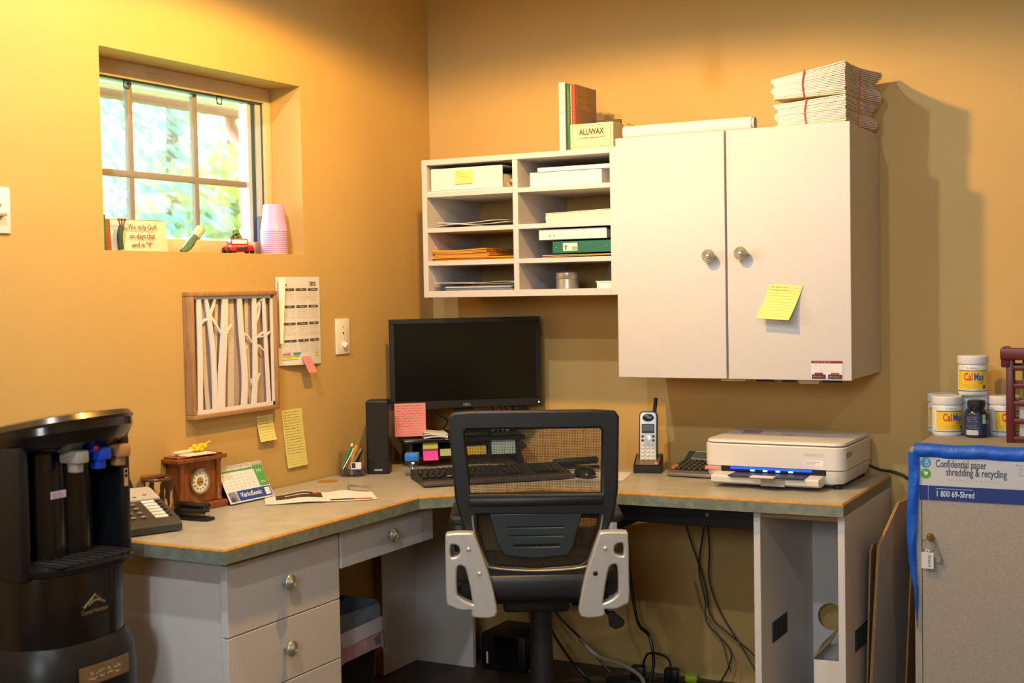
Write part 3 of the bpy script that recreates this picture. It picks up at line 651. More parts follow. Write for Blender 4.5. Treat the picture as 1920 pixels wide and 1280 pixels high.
for i, (x0, x1, mm, lb) in enumerate(((1.205, 1.285, VINYL, 'long cream tab under the cabinet, first from the shelf'), (1.313, 1.373, BLACK, 'black tab under the cabinet beside the long cream one'), (1.392, 1.436, BLACK, 'short black tab under the cabinet in the middle'), (1.440, 1.503, VINYL, 'cream clip tab hanging lowest under the cabinet'), (1.507, 1.568, BLACK, 'black tab under the cabinet nearest its outer end'))):
    t = thing('under_cabinet_clip', lb, 'clip', ((x0+x1)/2, -.33, CZ0+.002), group='clips under the wall cabinet'); w = (x1-x0)/2
    MB().rbox(-w, w, -.02, .03, -.003, 0, .001, 1).build('pad', mm, t); MB().rbox(-w*.92, w*.92, -.022, -.019, -(.014 if i == 3 else .010), 0, .001, 1).build('lip', mm, t)

# roll and paper stacks on the cabinet
t = thing('paper_roll', 'long white roll of paper lying on top of the wall cabinet', 'roll', (.90, -.325, CZ1+.0205))
q = MB(); q.cyl((0, 0, 0), (.405, .0, 0), .0200, .0200, 24, True); q.build('roll', PAPER, t, rot=(0, 0, 0))
for k, r in enumerate((.0178, .0135, .009)):
    q = MB(); R_ = [[(.405+.004*(2-k), math.cos(a)*rr, math.sin(a)*rr) for a in [2*math.pi*i/20 for i in range(20)]] for rr in (r, r-.0012)]
    q.rings([R_[0], R_[1]], caps=False); q.cyl((.40, 0, 0), (.405+.004*(2-k), 0, 0), r, r, 20, False); q.build('wound_edge', mat('paper_edge', '#c9c0b6', .8), t)
q = MB(); q.sheet(lambda u, v: (u*.40, -.016+.0*v, -.012+.004*v), 2, 2, .0006); q.build('loose_edge', PAPER, t)
STK = mat('stack_paper', '#d9d2d2', .85); rnd = random.Random(5)
def stack(label, x0, x1, z0, nz, dz, rz, seed, band, notch):
    rnd = random.Random(seed); cx = (x0+x1)/2; t = thing('paper_stack', label, 'paper stack', (cx, -.20, z0), rz=rz, group='banded paper stacks on the cabinet'); w = (x1-x0)/2
    z = 0
    for k in range(nz):
        s = rnd.uniform(-.0012, .0012); fl = .012*abs(math.sin(k/nz*3.1+notch))
        q = MB()
        q.sheet(lambda u, v, k=k, s=s, fl=fl: (-w+2*w*u+s+((-.016*math.sin(v*3.14)*(1-.5*k/nz)+.022*v*v*(.6+.4*math.sin(k*.5))) if u > .9 else (.006*math.sin(k*.7) if u < .1 else 0)), -.155+.29*v+(fl*.5 if v > .8 else 0)+s, dz*.9+(u-.5)*(.016 if notch < 1 else .036)*(k/nz)+.006*(v-.4)**2*k/nz), 6, 4, dz*.82)
        q.build('sheaf', STK if k else mat('sheaf_cream', '#d6c09a', .8), t, loc=(0, 0, z)); z += dz
    for p, q0 in ((0, 1),):
        b_ = MB(); H = z+.002
        b_.tube([(-.012, -.1575, -.0005), (-.016, -.1585, H*.5), (-.010, -.1575, H+.001)], .0022, 6)
        b_.tube([(w+.0015, -.02, .0), (w+.003, -.025, H*.5), (w+.0025, -.02, H+.008)], .0018, 6)
        b_.build('rubber_band', band, t)
    return t
stack('lower stack of white paper held by an orange rubber band', 1.383, 1.584, CZ1+.001, 17, .0041, 0., 1, mat('band_orange', '#e06a22', .6), .2)
stack('upper stack of white paper held by a red rubber band', 1.380, 1.592, CZ1+.0795, 18, .0041, -.05, 2, mat('band_red', '#cf4a52', .6), 1.2)
slab('kraft_flat', 'flat kraft paper pad showing left of the stacked paper', 'paper', 1.34, 1.40, -.25, -.1, CZ1+.0005, CZ1+.010, mat('kraft', '#b98a56', .8))

# ================================================================== desk
ZD = .705; ZB = .670
TOP = [(.004, -1.745), (.495, -1.745), (.500, -.912), (.757, -.632), (1.630, -.601), (1.625, -.004), (.93, -.128), (.79, -.150), (.25, -.20), (.03, -.336), (.004, -.36)]
t = thing('desk_worktop', 'grey green laminate L-shaped worktop with worn orange edges', 'worktop')
q = MB(); q.prism(TOP, ZB, ZD-.0062); q.build('slab', EDGE, t)
def inset(p, d):
    n = len(p); out = []
    for i in range(n):
        a, b_, c = Vector(p[i-1]), Vector(p[i]), Vector(p[(i+1) % n]); e1 = (b_-a).normalized(); e2 = (c-b_).normalized()
        n1 = Vector((-e1.y, e1.x)); n2 = Vector((-e2.y, e2.x)); m_ = (n1+n2).normalized(); out.append(tuple(b_+m_*d/max(.4, m_.dot(n1))))
    return out
IN = inset(TOP, .0045)
for i in range(5):          # worn chamfer strips along the exposed edges
    a, b_ = TOP[i], TOP[i+1]; c, d = IN[i], IN[i+1]
    if i > 4: break
    q = MB(); q.add([(*a, ZD-.0062), (*b_, ZD-.0062), (*b_, ZD-.004), (*a, ZD-.004), (*c, ZD-.0002), (*d, ZD-.0002), (*c, ZD-.0062), (*d, ZD-.0062)], [(0, 1, 2, 3), (3, 2, 5, 4), (4, 5, 7, 6), (0, 6, 7, 1)])
    q.build('edge_strip', WORN, t)
q = MB(); q.prism(IN, ZD-.0062, ZD); q.build('laminate', LAM, t)
t2 = MB(); t2.lathe([(.031, 0), (.031, .0012), (.029, .0016), (.002, .0016)], (0, 0, 0)); tag(t2.build('cable_grommet', mat('grommet_tan', '#a8763a', .5), None, (.066, -.754, ZD)), 'round tan cable grommet cap set in the worktop', 'grommet')

DF = .460
t = thing('drawer_cabinet', 'white drawer pedestal at the near end of the desk', 'cabinet')
q = MB(); q.rbox(.02, DF-.020, -1.690, -1.252, .0, ZB-.0005, .001, 1); q.build('body', MELA, t)
for i, (z0, z1) in enumerate(((.4845, .6545), (.3270, .4815), (.1700, .3240), (.02, .1670))):
    q = MB(); q.rbox(DF-.019, DF, -1.700, -1.252, z0, z1, .0012, 1); d = q.build('drawer', MELA, t); ribknob(d, (DF, -1.487, (z0+z1)/2+.006), (R90, 0, R90))
t = thing('pencil_drawer', 'shallow white drawer under the worktop beside the pedestal', 'drawer')
q = MB(); q.box(.03, DF-.02, -1.235, -.785, .575, ZB-.001); q.build('tray', MELA, t)
q = MB(); q.rbox(DF-.019, DF, -1.2415, -.777, .5605, .6655, .0012, 1); d = q.build('front_panel', MELA, t); ribknob(d, (DF, -1.0175, .613), (R90, 0, R90))
t = thing('corner_support', 'white L-shaped corner panel holding up the worktop', 'panel')
q = MB(); q.rbox(.008, .030, -.417, -.200, 0, ZB-.0005, .001, 1); q.build('side_board', MELA, t)
q = MB(); q.box(.006, .032, -.4205, -.4165, 0, ZB-.001); q.build('raw_edge', mat('chipboard', '#8a5a2a', .8, var=.25, vs=150), t)
q = MB(); q.rbox(.030, .258, -.206, -.186, 0, ZB-.0005, .001, 1); q.build('back_board', MELA, t)
t = thing('open_cabinet', 'white open-fronted cabinet under the far end of the desk', 'cabinet')
for x0, x1 in ((1.376, 1.395), (1.609, 1.628)):
    q = MB(); q.rbox(x0, x1, -.580, -.03, 0, ZB-.0005, .001, 1); q.build('side_panel', MELA, t)
q = MB(); q.box(1.395, 1.609, -.570, -.05, ZB-.019, ZB-.0005); q.build('top_rail', mat('raw_rail', '#a98458', .7), t)
# back panel with a round cable hole
HX, HZ, HR = 1.452, .262, .042
q = MB(); hp = [(HX+HR*math.cos(2*math.pi*i/24), HZ+HR*math.sin(2*math.pi*i/24)) for i in range(24)]
op = []
for i in range(24):
    c_, s_ = math.cos(2*math.pi*i/24), math.sin(2*math.pi*i/24); k = min((1.609-HX)/c_ if c_ > 1e-6 else ((1.395-HX)/c_ if c_ < -1e-6 else 9), (ZB-HZ)/s_ if s_ > 1e-6 else (-HZ/s_ if s_ < -1e-6 else 9))
    op.append((HX+c_*k, HZ+s_*k))
cor = {3: (1.609, ZB), 9: (1.395, ZB), 15: (1.395, 0), 21: (1.609, 0)}
for i in range(24):
    j = (i+1) % 24; q.add([(hp[i][0], -.055, hp[i][1]), (hp[j][0], -.055, hp[j][1]), (op[j][0], -.055, op[j][1]), (op[i][0], -.055, op[i][1])], [(0, 1, 2, 3)])
q2 = MB(); q2.box(1.395, 1.609, -.0545, -.05, HZ+HR+.002, ZB); q2.box(1.395, 1.609, -.0545, -.05, 0, HZ-HR-.002); q2.box(1.395, HX-HR-.002, -.0545, -.05, HZ-HR, HZ+HR); q2.box(HX+HR+.002, 1.609, -.0545, -.05, HZ-HR, HZ+HR)
q2.v and q.add(q2.v, q2.f); q.build('back_panel', MELA, t)
VENT = mat('vent_black', '#22262a', .6)
for x, sx in ((1.3965, 1), (1.6295, 1)):
    q = MB(); q.box(x-.001, x+.0015, -.480, -.340, .278, .336)
    for k in range(6): q.box(x+.001, x+.004, -.476+.0235*k, -.470+.0235*k, .280, .334)
    q.build('vent_grille', VENT, t)
t = thing('white_carton', 'open white carton standing inside the open cabinet', 'box', (1.545, -.34, 0), rz=.12)
q = MB(); 
for a in ((-.055, .055, -.09, -.087, 0, .232), (-.055, .055, .087, .09, 0, .232), (-.055, -.052, -.087, .087, 0, .232), (.052, .055, -.087, .087, 0, .232), (-.052, .052, -.087, .087, 0, .003)): q.box(*a)
q.build('carton', mat('carton_white', '#d8d3cd', .7), t)
q = MB(); q.add([(-.055, -.087, .232), (-.055, .087, .232), (-.005, .087, .285), (-.005, -.087, .285)], [(0, 1, 2, 3)]); q.add([(-.057, -.087, .232), (-.057, .087, .232), (-.007, .087, .285), (-.007, -.087, .285)], [(0, 3, 2, 1)]); q.build('flap', mat('carton_inside', '#a58e6a', .8), t)
t = thing('keyboard_drawer_rail', 'black keyboard tray rail slung under the worktop', 'rail')
q = MB(); q.rbox(.78, 1.374, -.56, -.53, .612, ZB-.001, .002, 1); q.build('front_rail', BLACK, t)
q = MB(); q.rbox(.90, .945, -.535, -.30, .575, ZB-.001, .004, 1); q.build('bracket', BLACK, t)
MB().cyl((1.235, -.5615, .645), (1.235, -.5595, .645), .006, n=12).build('screw', mat('screw_copper', '#9c7a68', .4, metal=.7), t)
# ================================================================== things on the desk
TH = math.radians(39.5)
cT, sT = math.cos(TH), math.sin(TH)
t = thing('monitor_riser', 'black monitor riser shelf with shallow drawers in the desk corner', 'stand', (.284, -.277, ZD), rz=TH)
q = MB(); q.rbox(-.205, .205, -.012, .215, .082, .094, .003); q.build('top_plate', GLOSSB, t)
for x0, x1 in ((-.190, -.176), (.176, .190)):
    q = MB(); q.rbox(x0, x1, 0, .20, 0, .082, .002, 1); q.build('leg', BLACK, t)
q = MB(); q.box(-.176, .176, .004, .20, .028, .034); q.build('shelf', BLACK, t); q = MB(); q.box(-.176, .176, .17, .176, .034, .082); q.build('back_panel', BLACK, t)
q = MB(); q.rbox(.080, .176, .0, .15, .034, .081, .002, 1); q.build('drawer', BLACK, t)
def standnote(label, x, y, z, w, h, m, seed, tilt=8, lines=3):
    o = thing('sticky_note', label, 'note', (.284+x*cT-y*sT, -.277+x*sT+y*cT, ZD+z), rz=TH)
    MB().sheet(lambda u, v: (u*w, -.010*(1-v)**2, v*h), 3, 5, -.0004).build('slip', m, o)
    if lines: strokes(scrawl(.003, w-.003, [h*(.8-.2*i) for i in range(lines)], .004, seed), .0006, .0014, 'handwriting', INK, o, rot=(R90, 0, 0))
    return o
standnote('olive sticky note above the magenta one on the riser', -.143, -.002, .062, .05, .018, mat('olive_note', '#b0ad45', .8), 3, lines=1)
standnote('magenta sticky note on the front of the monitor riser', -.143, -.004, .024, .05, .040, MAGENTA, 4)
standnote('pale green sticky note lying in the riser shelf', -.085, .004, .036, .058, .022, mat('sage_note', '#a4ac7a', .8), 5, lines=0)
standnote('yellow sticky pad in the riser shelf behind the chair mesh', .005, .004, .036, .066, .028, mat('mustard_note', '#b6a22e', .8), 6, lines=0)
standnote('pale blue card on the riser drawer behind the chair mesh', .088, -.003, .036, .082, .052, mat('blue_card', '#93b0b4', .6), 7, lines=2)
t = thing('folded_papers', 'folded white papers lying on the monitor riser', 'paper', (.201, -.333, ZD+.0945), rz=TH)
for k in range(3): MB().sheet(lambda u, v, k=k: (-.038+.080*u, -.01+.10*v, .0045+.0075*k+.004*math.sin(u*3.1+k)), 8, 3, .004).build('folded_sheet', PAPER, t)
t = thing('desk_clutter_tray', 'small dark tray of odds and ends on the monitor riser', 'tray', (.375, -.175, ZD+.0945), rz=TH)
q = MB(); q.rbox(-.045, .05, -.03, .08, 0, .012, .003, 1); q.build('tray_body', BLACK, t)
for k in range(4):
    a = k*1.1; MB().tube([(-.035+.016*k, .0, .017), (-.03+.02*k, .02, .030+.004*math.sin(a)), (-.03+.02*k, .05, .018)], .005, 7).build('loop', mat('clutter%d' % k, ('#9aa27a', '#7a8a8c', '#b3a468', '#c8c4bc')[k], .4), t)

t = thing('computer_monitor', 'black widescreen monitor switched off on the riser', 'monitor', (.262, -.226, ZD+.0945), rz=TH)
mw, mz0, mz1 = .257, .0955, .398
bz = MB(); bw = .017
for a in ((-mw, mw, mz1-bw, mz1), (-mw, mw, mz0, mz0+.026), (-mw, -mw+bw, mz0+.026, mz1-bw), (mw-bw, mw, mz0+.026, mz1-bw)): bz.rbox(a[0], a[1], -.016, .008, a[2], a[3], .002, 1)
bz.build('bezel', mat('bezel_black', '#17181a', .4), t)
q = MB(); q.box(-mw+.014, mw-.014, -.010, .004, mz0+.022, mz1-.014); q.build('screen', mat('screen_off', '#050806', .22), t)
q = MB(); q.rbox(-mw+.01, mw-.01, .006, .030, mz0+.01, mz1-.01, .008); q.rbox(-.12, .12, .028, .05, mz0+.06, mz1-.06, .01); q.build('back_shell', BLACK, t)
q = MB(); q.prismy([(-.034, 0), (-.034, .14), (.034, .14), (.034, 0)], .040, .062); q.build('neck', BLACK, t)
q = MB(); q.rbox(-.07, .07, -.03, .10, 0, .012, .005); q.build('foot', BLACK, t)
text('DELL', .012, PEWTER, t, (0, -.0165, mz0+.008), bold=.0003)
MB().cyl((mw-.009, -.0172, mz0+.012), (mw-.009, -.0155, mz0+.012), .0022, n=10).build('power_light', mat('white_led', '#e8f0ff', .4, emit=3), t)
q = MB()
for x in (-.12, .09, .12, .135, .16, .20): q.tube([(x, .025, mz0+.05), (x+.005, .03, mz0-.01), (x+.03*(1 if x > 0 else 2), .045, mz0-.045), (x*.6, .06, .02)], .0028, 6)
q.build('cable', BLACK, t)
q = MB(); q.rbox(.165, .215, .02, .05, mz0-.06, mz0+.05, .004); q.build('speaker_bracket', DARK, t)
pn = note('sticky_note', 'large pink lined note hanging from the bottom edge of the monitor', (.262+(-.246)*cT+.0195*sT, -.226+(-.246)*sT-.0195*cT, ZD+.0945+mz0-.088), (R90, 0, TH), .104, .110, PINK, 9, 31, .004)

t = thing('keyboard', 'black computer keyboard with a palm rest in front of the riser', 'keyboard', (.505, -.505, ZD), rz=math.radians(44))
kw = .235
q = MB(); q.prismx([(-.125, .004), (-.122, .012), (-.085, .018), (.07, .030), (.085, .028), (.085, .002), (-.11, .001)], -kw, kw); q.build('body', DARK, t)
q = MB(); q.rbox(-kw-.004, kw+.004, -.130, -.080, .002, .016, .006); q.build('palm_rest', mat('palm_rest', '#4a443e', .35), t)
KM = mat('key_black', '#1d1e20', .3); k0 = None
def key(x, y, w):
    global k0
    sx = w/.016
    if k0 is None:
        q = MB(); q.rbox(-.008, .008, -.0078, .0078, 0, .008, .0022, 1, taper=(.78, .78)); k0 = q.mesh('key'); k0.materials.append(KM)
    o = put('key', k0, t, (x, y, .0195+(y+.085)*.0775)); o.scale = (sx, 1, 1); o.rotation_euler = (math.radians(4.4), 0, 0)
for r in range(6):
    y = -.068+.0188*r+(.006 if r == 5 else 0)
    if r == 0: row = [(-.222, .02), (-.198, .02), (-.175, .02), (-.112, .095), (-.048, .02), (-.025, .02), (-.002, .02)]
    else: row = [(-.224+.0186*i+.0045*(r % 3), .016) for i in range(13)]
    for x, w in row: key(x, y, w)
    for i in range(3): key(.043+.0188*i, y, .016)
    if r < 5:
        for i in range(4): key(.121+.0188*i+.02, y, .016)

t = thing('computer_mouse', 'black computer mouse on a sheet of paper by the keyboard', 'mouse', (.775, -.385, ZD+.0012), rz=math.radians(40))
q = MB(); q.lathe([(.020, 0), (.031, .003), (.033, .012), (.028, .024), (.016, .033), (.002, .036)], n=24, sy=1.65); q.build('shell', mat('mouse_black', '#16171a', .3), t)
MB().cyl((-.004, -.030, .030), (.004, -.030, .030), .007, n=14).build('scroll_wheel', DARK, t)
t = thing('stapler', 'flat black stapler lying behind the mouse', 'stapler', (.66, -.205, ZD), rz=math.radians(30))
q = MB(); q.rbox(-.075, .075, -.018, .018, 0, .008, .003); q.build('base', BLACK, t); q = MB(); q.rbox(-.075, .072, -.016, .016, .012, .034, .007); q.build('arm', BLACK, t, rot=(0, math.radians(-3), 0)); MB().ell((.045, -.006, .036), (.004, .004, .003), 8, 6).build('blue_button', BLUE, t)
slab('paper_sheet', 'white sheet of paper under the computer mouse', 'paper', .68, .895, -.44, -.26, ZD+.0003, ZD+.0009, PAPER, rz=.25)

t = thing('desk_speaker', 'slim black upright speaker beside the monitor', 'speaker', (.1235, -.560, ZD), rz=math.radians(27))
q = MB(); q.rbox(-.0365, .0365, 0, .085, 0, .236, .005); q.build('cabinet', BLACK, t)
q = MB(); q.prismy([(-.031, .050)]+[(-.031+.062*i/10, .050-.012*math.sin(math.pi*i/10)) for i in range(1, 10)]+[(.031, .050), (.032, .232), (-.032, .232)], -.004, .004); q.build('grille_cloth', mat('speaker_cloth', '#1e1c1b', .9, bump=.4, bs=900), t)
q = MB(); q.box(-.012, .014, -.0012, .001, .011, .0165); q.build('badge', mat('badge_grey', '#9aa095', .4), t)
t = thing('pen_cup', 'round clear plastic cup holding pens beside the speaker', 'cup', (.062, -.612, ZD))
q = MB(); q.lathe([(.047, 0), (.050, .002), (.050, .006), (.045, .008), (.045, .075), (.043, .075), (.043, .009), (.001, .008)], n=32, caps=False); q.build('cup_wall', JARG, t)
q = MB(); q.box(.0, .032, -.0478, -.0470, .026, .048); q.build('label', PAPER, t, rot=(0, 0, .5)); q = MB(); q.box(.002, .014, -.0482, -.0478, .030, .046); q.build('label_logo', mat('navy_print', '#2a2c5e', .6), t, rot=(0, 0, .5))
text('OFF', .009, INK, t, (.0305, -.0315, .035), (R90, 0, .5), sx=.8)
q = MB(); q.lathe([(.040, .009), (.040, .020), (.002, .020)], n=20); q.build('eraser_puck', mat('navy_rubber', '#23264a', .6), t)
for lab, a, b_, r, m_, tip in (('green ballpoint pen in the clear cup', (-.030, -.02, .021), (-.002, .010, .108), .0042, GREEN, MATS['green_plastic']), ('yellow highlighter in the clear cup', (-.014, .004, .021), (.020, -.004, .098), .0068, mat('highlighter_yellow', '#dca21c', .4), None),
                          ('black marker with grey barrel in the clear cup', (-.008, .018, .021), (.034, .010, .098), .0052, BLACK, None), ('grey pen with a red tip in the clear cup', (.0, -.018, .021), (.046, -.004, .100), .0036, mat('pen_grey', '#8c8a88', .4), RED), ('silver pen leaning beside the green pen', (-.022, -.024, .021), (.006, .006, .092), .0034, CHROME, None)):
    ang = .5; A = Vector(a); B_ = Vector(b_)
    o = thing('pen', lab, 'pen', (.062, -.612, ZD)); MB().cyl(A, A+(B_-A)*.86, r, r*.95, 12).build('barrel', m_, o); MB().cyl(A+(B_-A)*.86, B_, r*.95, r*.55, 12).build('pen_cap', tip or m_, o)
    if 'green' in lab: MB().cyl(A+(B_-A)*.82, A+(B_-A)*.93, r*1.02, r, 12).build('grip_ring', PAPER, o)
t = thing('paper_clip_box', 'clear paper clip box with a bright blue top', 'box', (.2445, -.545, ZD), rz=math.radians(25))
q = MB(); q.rbox(-.0215, .0215, -.0215, .0215, .048, .073, .003); q.build('lid', mat('lid_blue', '#1f7ad6', .4), t)
q = MB(); q.rbox(-.0205, .0205, -.0205, .0205, .001, .048, .003); q.build('container', JARG, t)
rnd = random.Random(3); q = MB()
for k in range(26):
    a = rnd.random()*6.28; x, y = rnd.uniform(-.011, .011), rnd.uniform(-.011, .011); z = .004+.024*rnd.random(); dx, dz = .006*math.cos(a), .007*math.sin(a)
    q.tube([(x-dx, y, z), (x+dx, y+.003, z+abs(dz)), (x+dx*.6, y+.005, z+.003), (x-dx*.7, y+.003, z+.002)], .0007, 4, 2)
tag(q.build('paper_clips', CHROME, t), kind='stuff')
t = thing('brochure', 'open white folded brochure with dark and orange print on the desk', 'brochure', (.243, -1.035, ZD+.001), rz=math.radians(40))
def bro(u, v): 
    x = -.155+.31*u; fold = math.exp(-((u-.42)/.10)**2)
    return (x, -.085+.15*v, .0015+.012*math.exp(-((u-.36)/.16)**2)*(.25+.75*v)+.008*math.exp(-((u-.72)/.12)**2)*v)
MB().sheet(bro, 26, 6).build('sheet', PAPER, t)
def onbro(name, m, u0, u1, v0, v1): MB().sheet(lambda u, v: tuple(Vector(bro(u0+(u1-u0)*u, v0+(v1-v0)*v))+Vector((0, 0, .0016))), 20, 6, .0001).build(name, m, t)
onbro('dark_panel', mat('print_dark', '#2e241c', .6, col2='#4a3c30', vs=30), .10, .52, .42, .90); onbro('orange_patch', mat('print_orange', '#cf5a2a', .6), .44, .50, .72, .90); onbro('orange_patch', MATS['print_orange'], .10, .15, .42, .60)
MB().sheet(lambda u, v: tuple(Vector(bro(.18+.22*u, .62+.05*v))+Vector((0, 0, .0024))), 14, 2, .0001).build('white_rule', PAPER, t); onbro('dark_band', MATS['print_dark'], .58, .80, .08, .17); onbro('orange_band', MATS['print_orange'], .80, .96, .08, .17)
t = thing('drawer_pull', 'loose chrome drawer pull lying on the desk', 'handle', (.270, -.878, ZD), rz=math.radians(-4))
q = MB(); q.tube([(-.041, 0, .001), (-.041, 0, .009), (-.036, 0, .013), (.036, 0, .013), (.041, 0, .009), (.041, 0, .001)], .0034, 8, 2); q.build('bar', CHROME, t)
for x in (-.041, .041): MB().cyl((x, 0, 0), (x, 0, .003), .0055, n=12).build('mount', CHROME, t)

# ------------------------------------------------------------------ clock, mug, desk calendar, phone at the near end
t = thing('mantel_clock', 'cherry wood mantel clock with round white dial', 'clock', (.050, -1.328, ZD), rz=math.radians(84))
q = MB(); q.rbox(-.092, .092, -.022, .080, 0, .020, .004, 3); q.build('plinth', CLOCKW, t)
q = MB(); q.rbox(-.072, .072, -.006, .070, .020, .135, .002, 1); q.build('case', CLOCKW, t)
for x in (-.067, .067):
    q = MB(); q.lathe([(.009, .020), (.010, .026), (.0075, .030), (.0075, .125), (.010, .129), (.009, .135)], (x, -.010, 0), n=14); q.build('column', CLOCKW, t)
q = MB(); q.rbox(-.090, .090, -.024, .080, .135, .147, .003, 3); q.rbox(-.080, .080, -.016, .074, .147, .152, .002, 1); q.build('cornice', CLOCKW, t)
FZ = .079
q = MB(); q.lathe([(.034, 0), (.036, .003), (.035, .007), (.0305, .008), (.030, .004)], n=36, caps=False); q.build('bezel_ring', mat('brass', '#b89a66', .25, metal=.9), t, (0, -.0065, FZ), (R90, 0, 0))
q = MB(); q.lathe([(.0305, .0), (.0305, .0030), (.001, .0032)], n=36); q.build('dial', mat('dial_white', '#e4e2dc', .5), t, (0, -.0065, FZ), (R90, 0, 0))
q = MB(); q.lathe([(.012, .0034), (.012, .0037), (.001, .0037)], n=24); q.build('dial_centre', mat('dial_gold', '#d3a23a', .4, metal=.6), t, (0, -.0065, FZ), (R90, 0, 0))
NUM = ('XII', 'I', 'II', 'III', 'IIII', 'V', 'VI', 'VII', 'VIII', 'IX', 'X', 'XI')
for i, s_ in enumerate(NUM):
    a = math.radians(90-30*i); text(s_, .0078, mat('dial_ink', '#4a5a6a', .6), t, (.0215*math.cos(a), -.0101, FZ+.0215*math.sin(a)-.0026), BACK, sx=.75)
for a, L in ((-20, .017), (200, .011)):
    r_ = math.radians(a); q = MB(); q.cyl((0, -.0112, FZ), (L*math.cos(r_), -.0112, FZ+L*math.sin(r_)), .0009, .0004, 6); q.build('hand', BLACK, t)
t = thing('note_block', 'cream paper pad lying on top of the mantel clock', 'paper', (.040, -1.33, ZD+.1525), rz=math.radians(80)); MB().box(-.05, .05, -.035, .035, 0, .003).build('pad', CREAMP, t)
t = thing('yellow_tassel', 'white stick with a crumpled yellow ribbon on the clock', 'ornament', (.030, -1.32, ZD+.1558), rz=math.radians(88))
MB().cyl((-.075, 0, .005), (-.005, 0, .006), .0045, .004, 10).build('stick', CREAMP, t)
rnd = random.Random(7); q = MB()
for k in range(22):
    c = (rnd.uniform(0, .045), rnd.uniform(-.014, .014), .006+.012*rnd.random()); q.ell(c, (.009, .006, .005), 7, 5)
q.tube([(.03, 0, .012), (.055, .003, .018), (.066, -.002, .024)], [.006, .005, .004, .003], 6); q.build('ribbon', mat('ribbon_yellow', '#e6c21c', .6), t)
t = thing('pottery_mug', 'brown and tan glazed pottery pot with a lid edge behind the stapler', 'pot', (.047, -1.482, ZD)); t.scale = (1, 1, 1.45)
POT = mat('pottery_glaze', '#2c2014', .3); nt = POT.node_tree
tcn = nt.nodes.new('ShaderNodeTexCoord'); mpn = nt.nodes.new('ShaderNodeMapping'); mpn.inputs['Scale'].default_value = (38, 38, 13); nzn = nt.nodes.new('ShaderNodeTexNoise'); nzn.inputs['Scale'].default_value = 1.6; nzn.inputs['Detail'].default_value = 3
rmp = nt.nodes.new('ShaderNodeValToRGB'); rmp.color_ramp.elements[0].position = .50; rmp.color_ramp.elements[0].color = srgb('#2b1c10'); rmp.color_ramp.elements[1].position = .56; rmp.color_ramp.elements[1].color = srgb('#c9995a')
nt.links.new(tcn.outputs['Object'], mpn.inputs[0]); nt.links.new(mpn.outputs[0], nzn.inputs[0]); nt.links.new(nzn.outputs[0], rmp.inputs[0]); nt.links.new(rmp.outputs[0], nt.nodes['Principled BSDF'].inputs['Base Color'])
q = MB(); q.lathe([(.034, 0), (.040, .004), (.043, .030), (.042, .060), (.040, .073), (.037, .074), (.036, .060), (.034, .012), (.001, .010)], n=32, caps=False); q.build('vessel', POT, t)
q = MB(); q.lathe([(.0405, .071), (.0415, .074), (.0395, .0765), (.036, .0755)], n=32, caps=False); q.build('rim', mat('pot_rim', '#5a3a1e', .3), t)
q = MB(); q.prism([(.041*math.cos(a), .041*math.sin(a)) for a in [math.radians(95+17*i) for i in range(11)]], .074, .079); q.build('half_lid', mat('pot_lid', '#7a5228', .35), t)
t = thing('desk_stapler', 'black desk stapler lying in front of the mantel clock', 'stapler', (.148, -1.455, ZD), rz=math.radians(4))
q = MB(); q.rbox(-.052, .055, -.018, .018, 0, .009, .004); q.build('base', BLACK, t)
q = MB(); q.rbox(-.055, .048, -.016, .016, .022, .047, .010, 3); q.build('arm', GLOSSB, t); q = MB(); q.rbox(-.05, .046, -.010, .010, .012, .024, .002, 1); q.build('magazine', CHROME, t); q = MB(); q.rbox(-.052, -.035, -.014, .014, .006, .030, .004); q.build('hinge', BLACK, t)
t = thing('desk_calendar', 'green and white tent desk calendar advertising VarioSonic', 'calendar', (.052, -1.150, ZD), rz=math.radians(86))
cwid = .176/2; tl = math.radians(-28)
q = MB(); q.add([(-cwid, -.045, .004), (cwid, -.045, .004), (cwid, .006, .097), (-cwid, .006, .097)], [(0, 1, 2, 3)]); q.add([(-cwid, -.0445, .003), (cwid, -.0445, .003), (cwid, .007, .0965), (-cwid, .007, .0965)], [(0, 3, 2, 1)]); q.build('front_board', PAPER, t)
q = MB(); q.add([(-cwid, .006, .097), (cwid, .006, .097), (cwid, .05, .004), (-cwid, .05, .004)], [(0, 1, 2, 3)]); q.add([(-cwid, .0045, .096), (cwid, .0045, .096), (cwid, .0485, .004), (-cwid, .0485, .004)], [(0, 3, 2, 1)]); q.build('back_board', mat('board_grey', '#8c8a90', .7), t)
q = MB(); q.box(-cwid, cwid, -.048, .052, 0, .004); q.build('base_board', DARK, t)
fr = thing('x', None, None); bpy.data.objects.remove(fr)
ev = Vector((0, .051, .093)).normalized(); eu = Vector((1, 0, 0)); en = eu.cross(ev)
def cp(x, s, o=.0012): return tuple(Vector((0, -.045, .004))+eu*x+ev*s+en*o)
def patch(name, m, x0, x1, s0, s1, o=.0006): q = MB(); q.add([cp(x0, s0, o), cp(x1, s0, o), cp(x1, s1, o), cp(x0, s1, o)], [(0, 1, 2, 3)]); return q.build(name, m, t)
crot = (math.atan2(.093, .051), 0, 0)
patch('blue_banner', mat('banner_blue', '#20459c', .5), -.048, .085, .004, .034); patch('photo_strip', mat('banner_photo', '#3a3f52', .5, col2='#c0c4cc', vs=40), -.082, -.05, .004, .034); patch('green_side', mat('cal_green', '#4f9e4a', .5), .050, .087, .037, .103); patch('green_top', MATS['cal_green'], -.087, .05, .092, .097)
patch('qr_blank', PAPER, .060, .080, .008, .030, .0012)
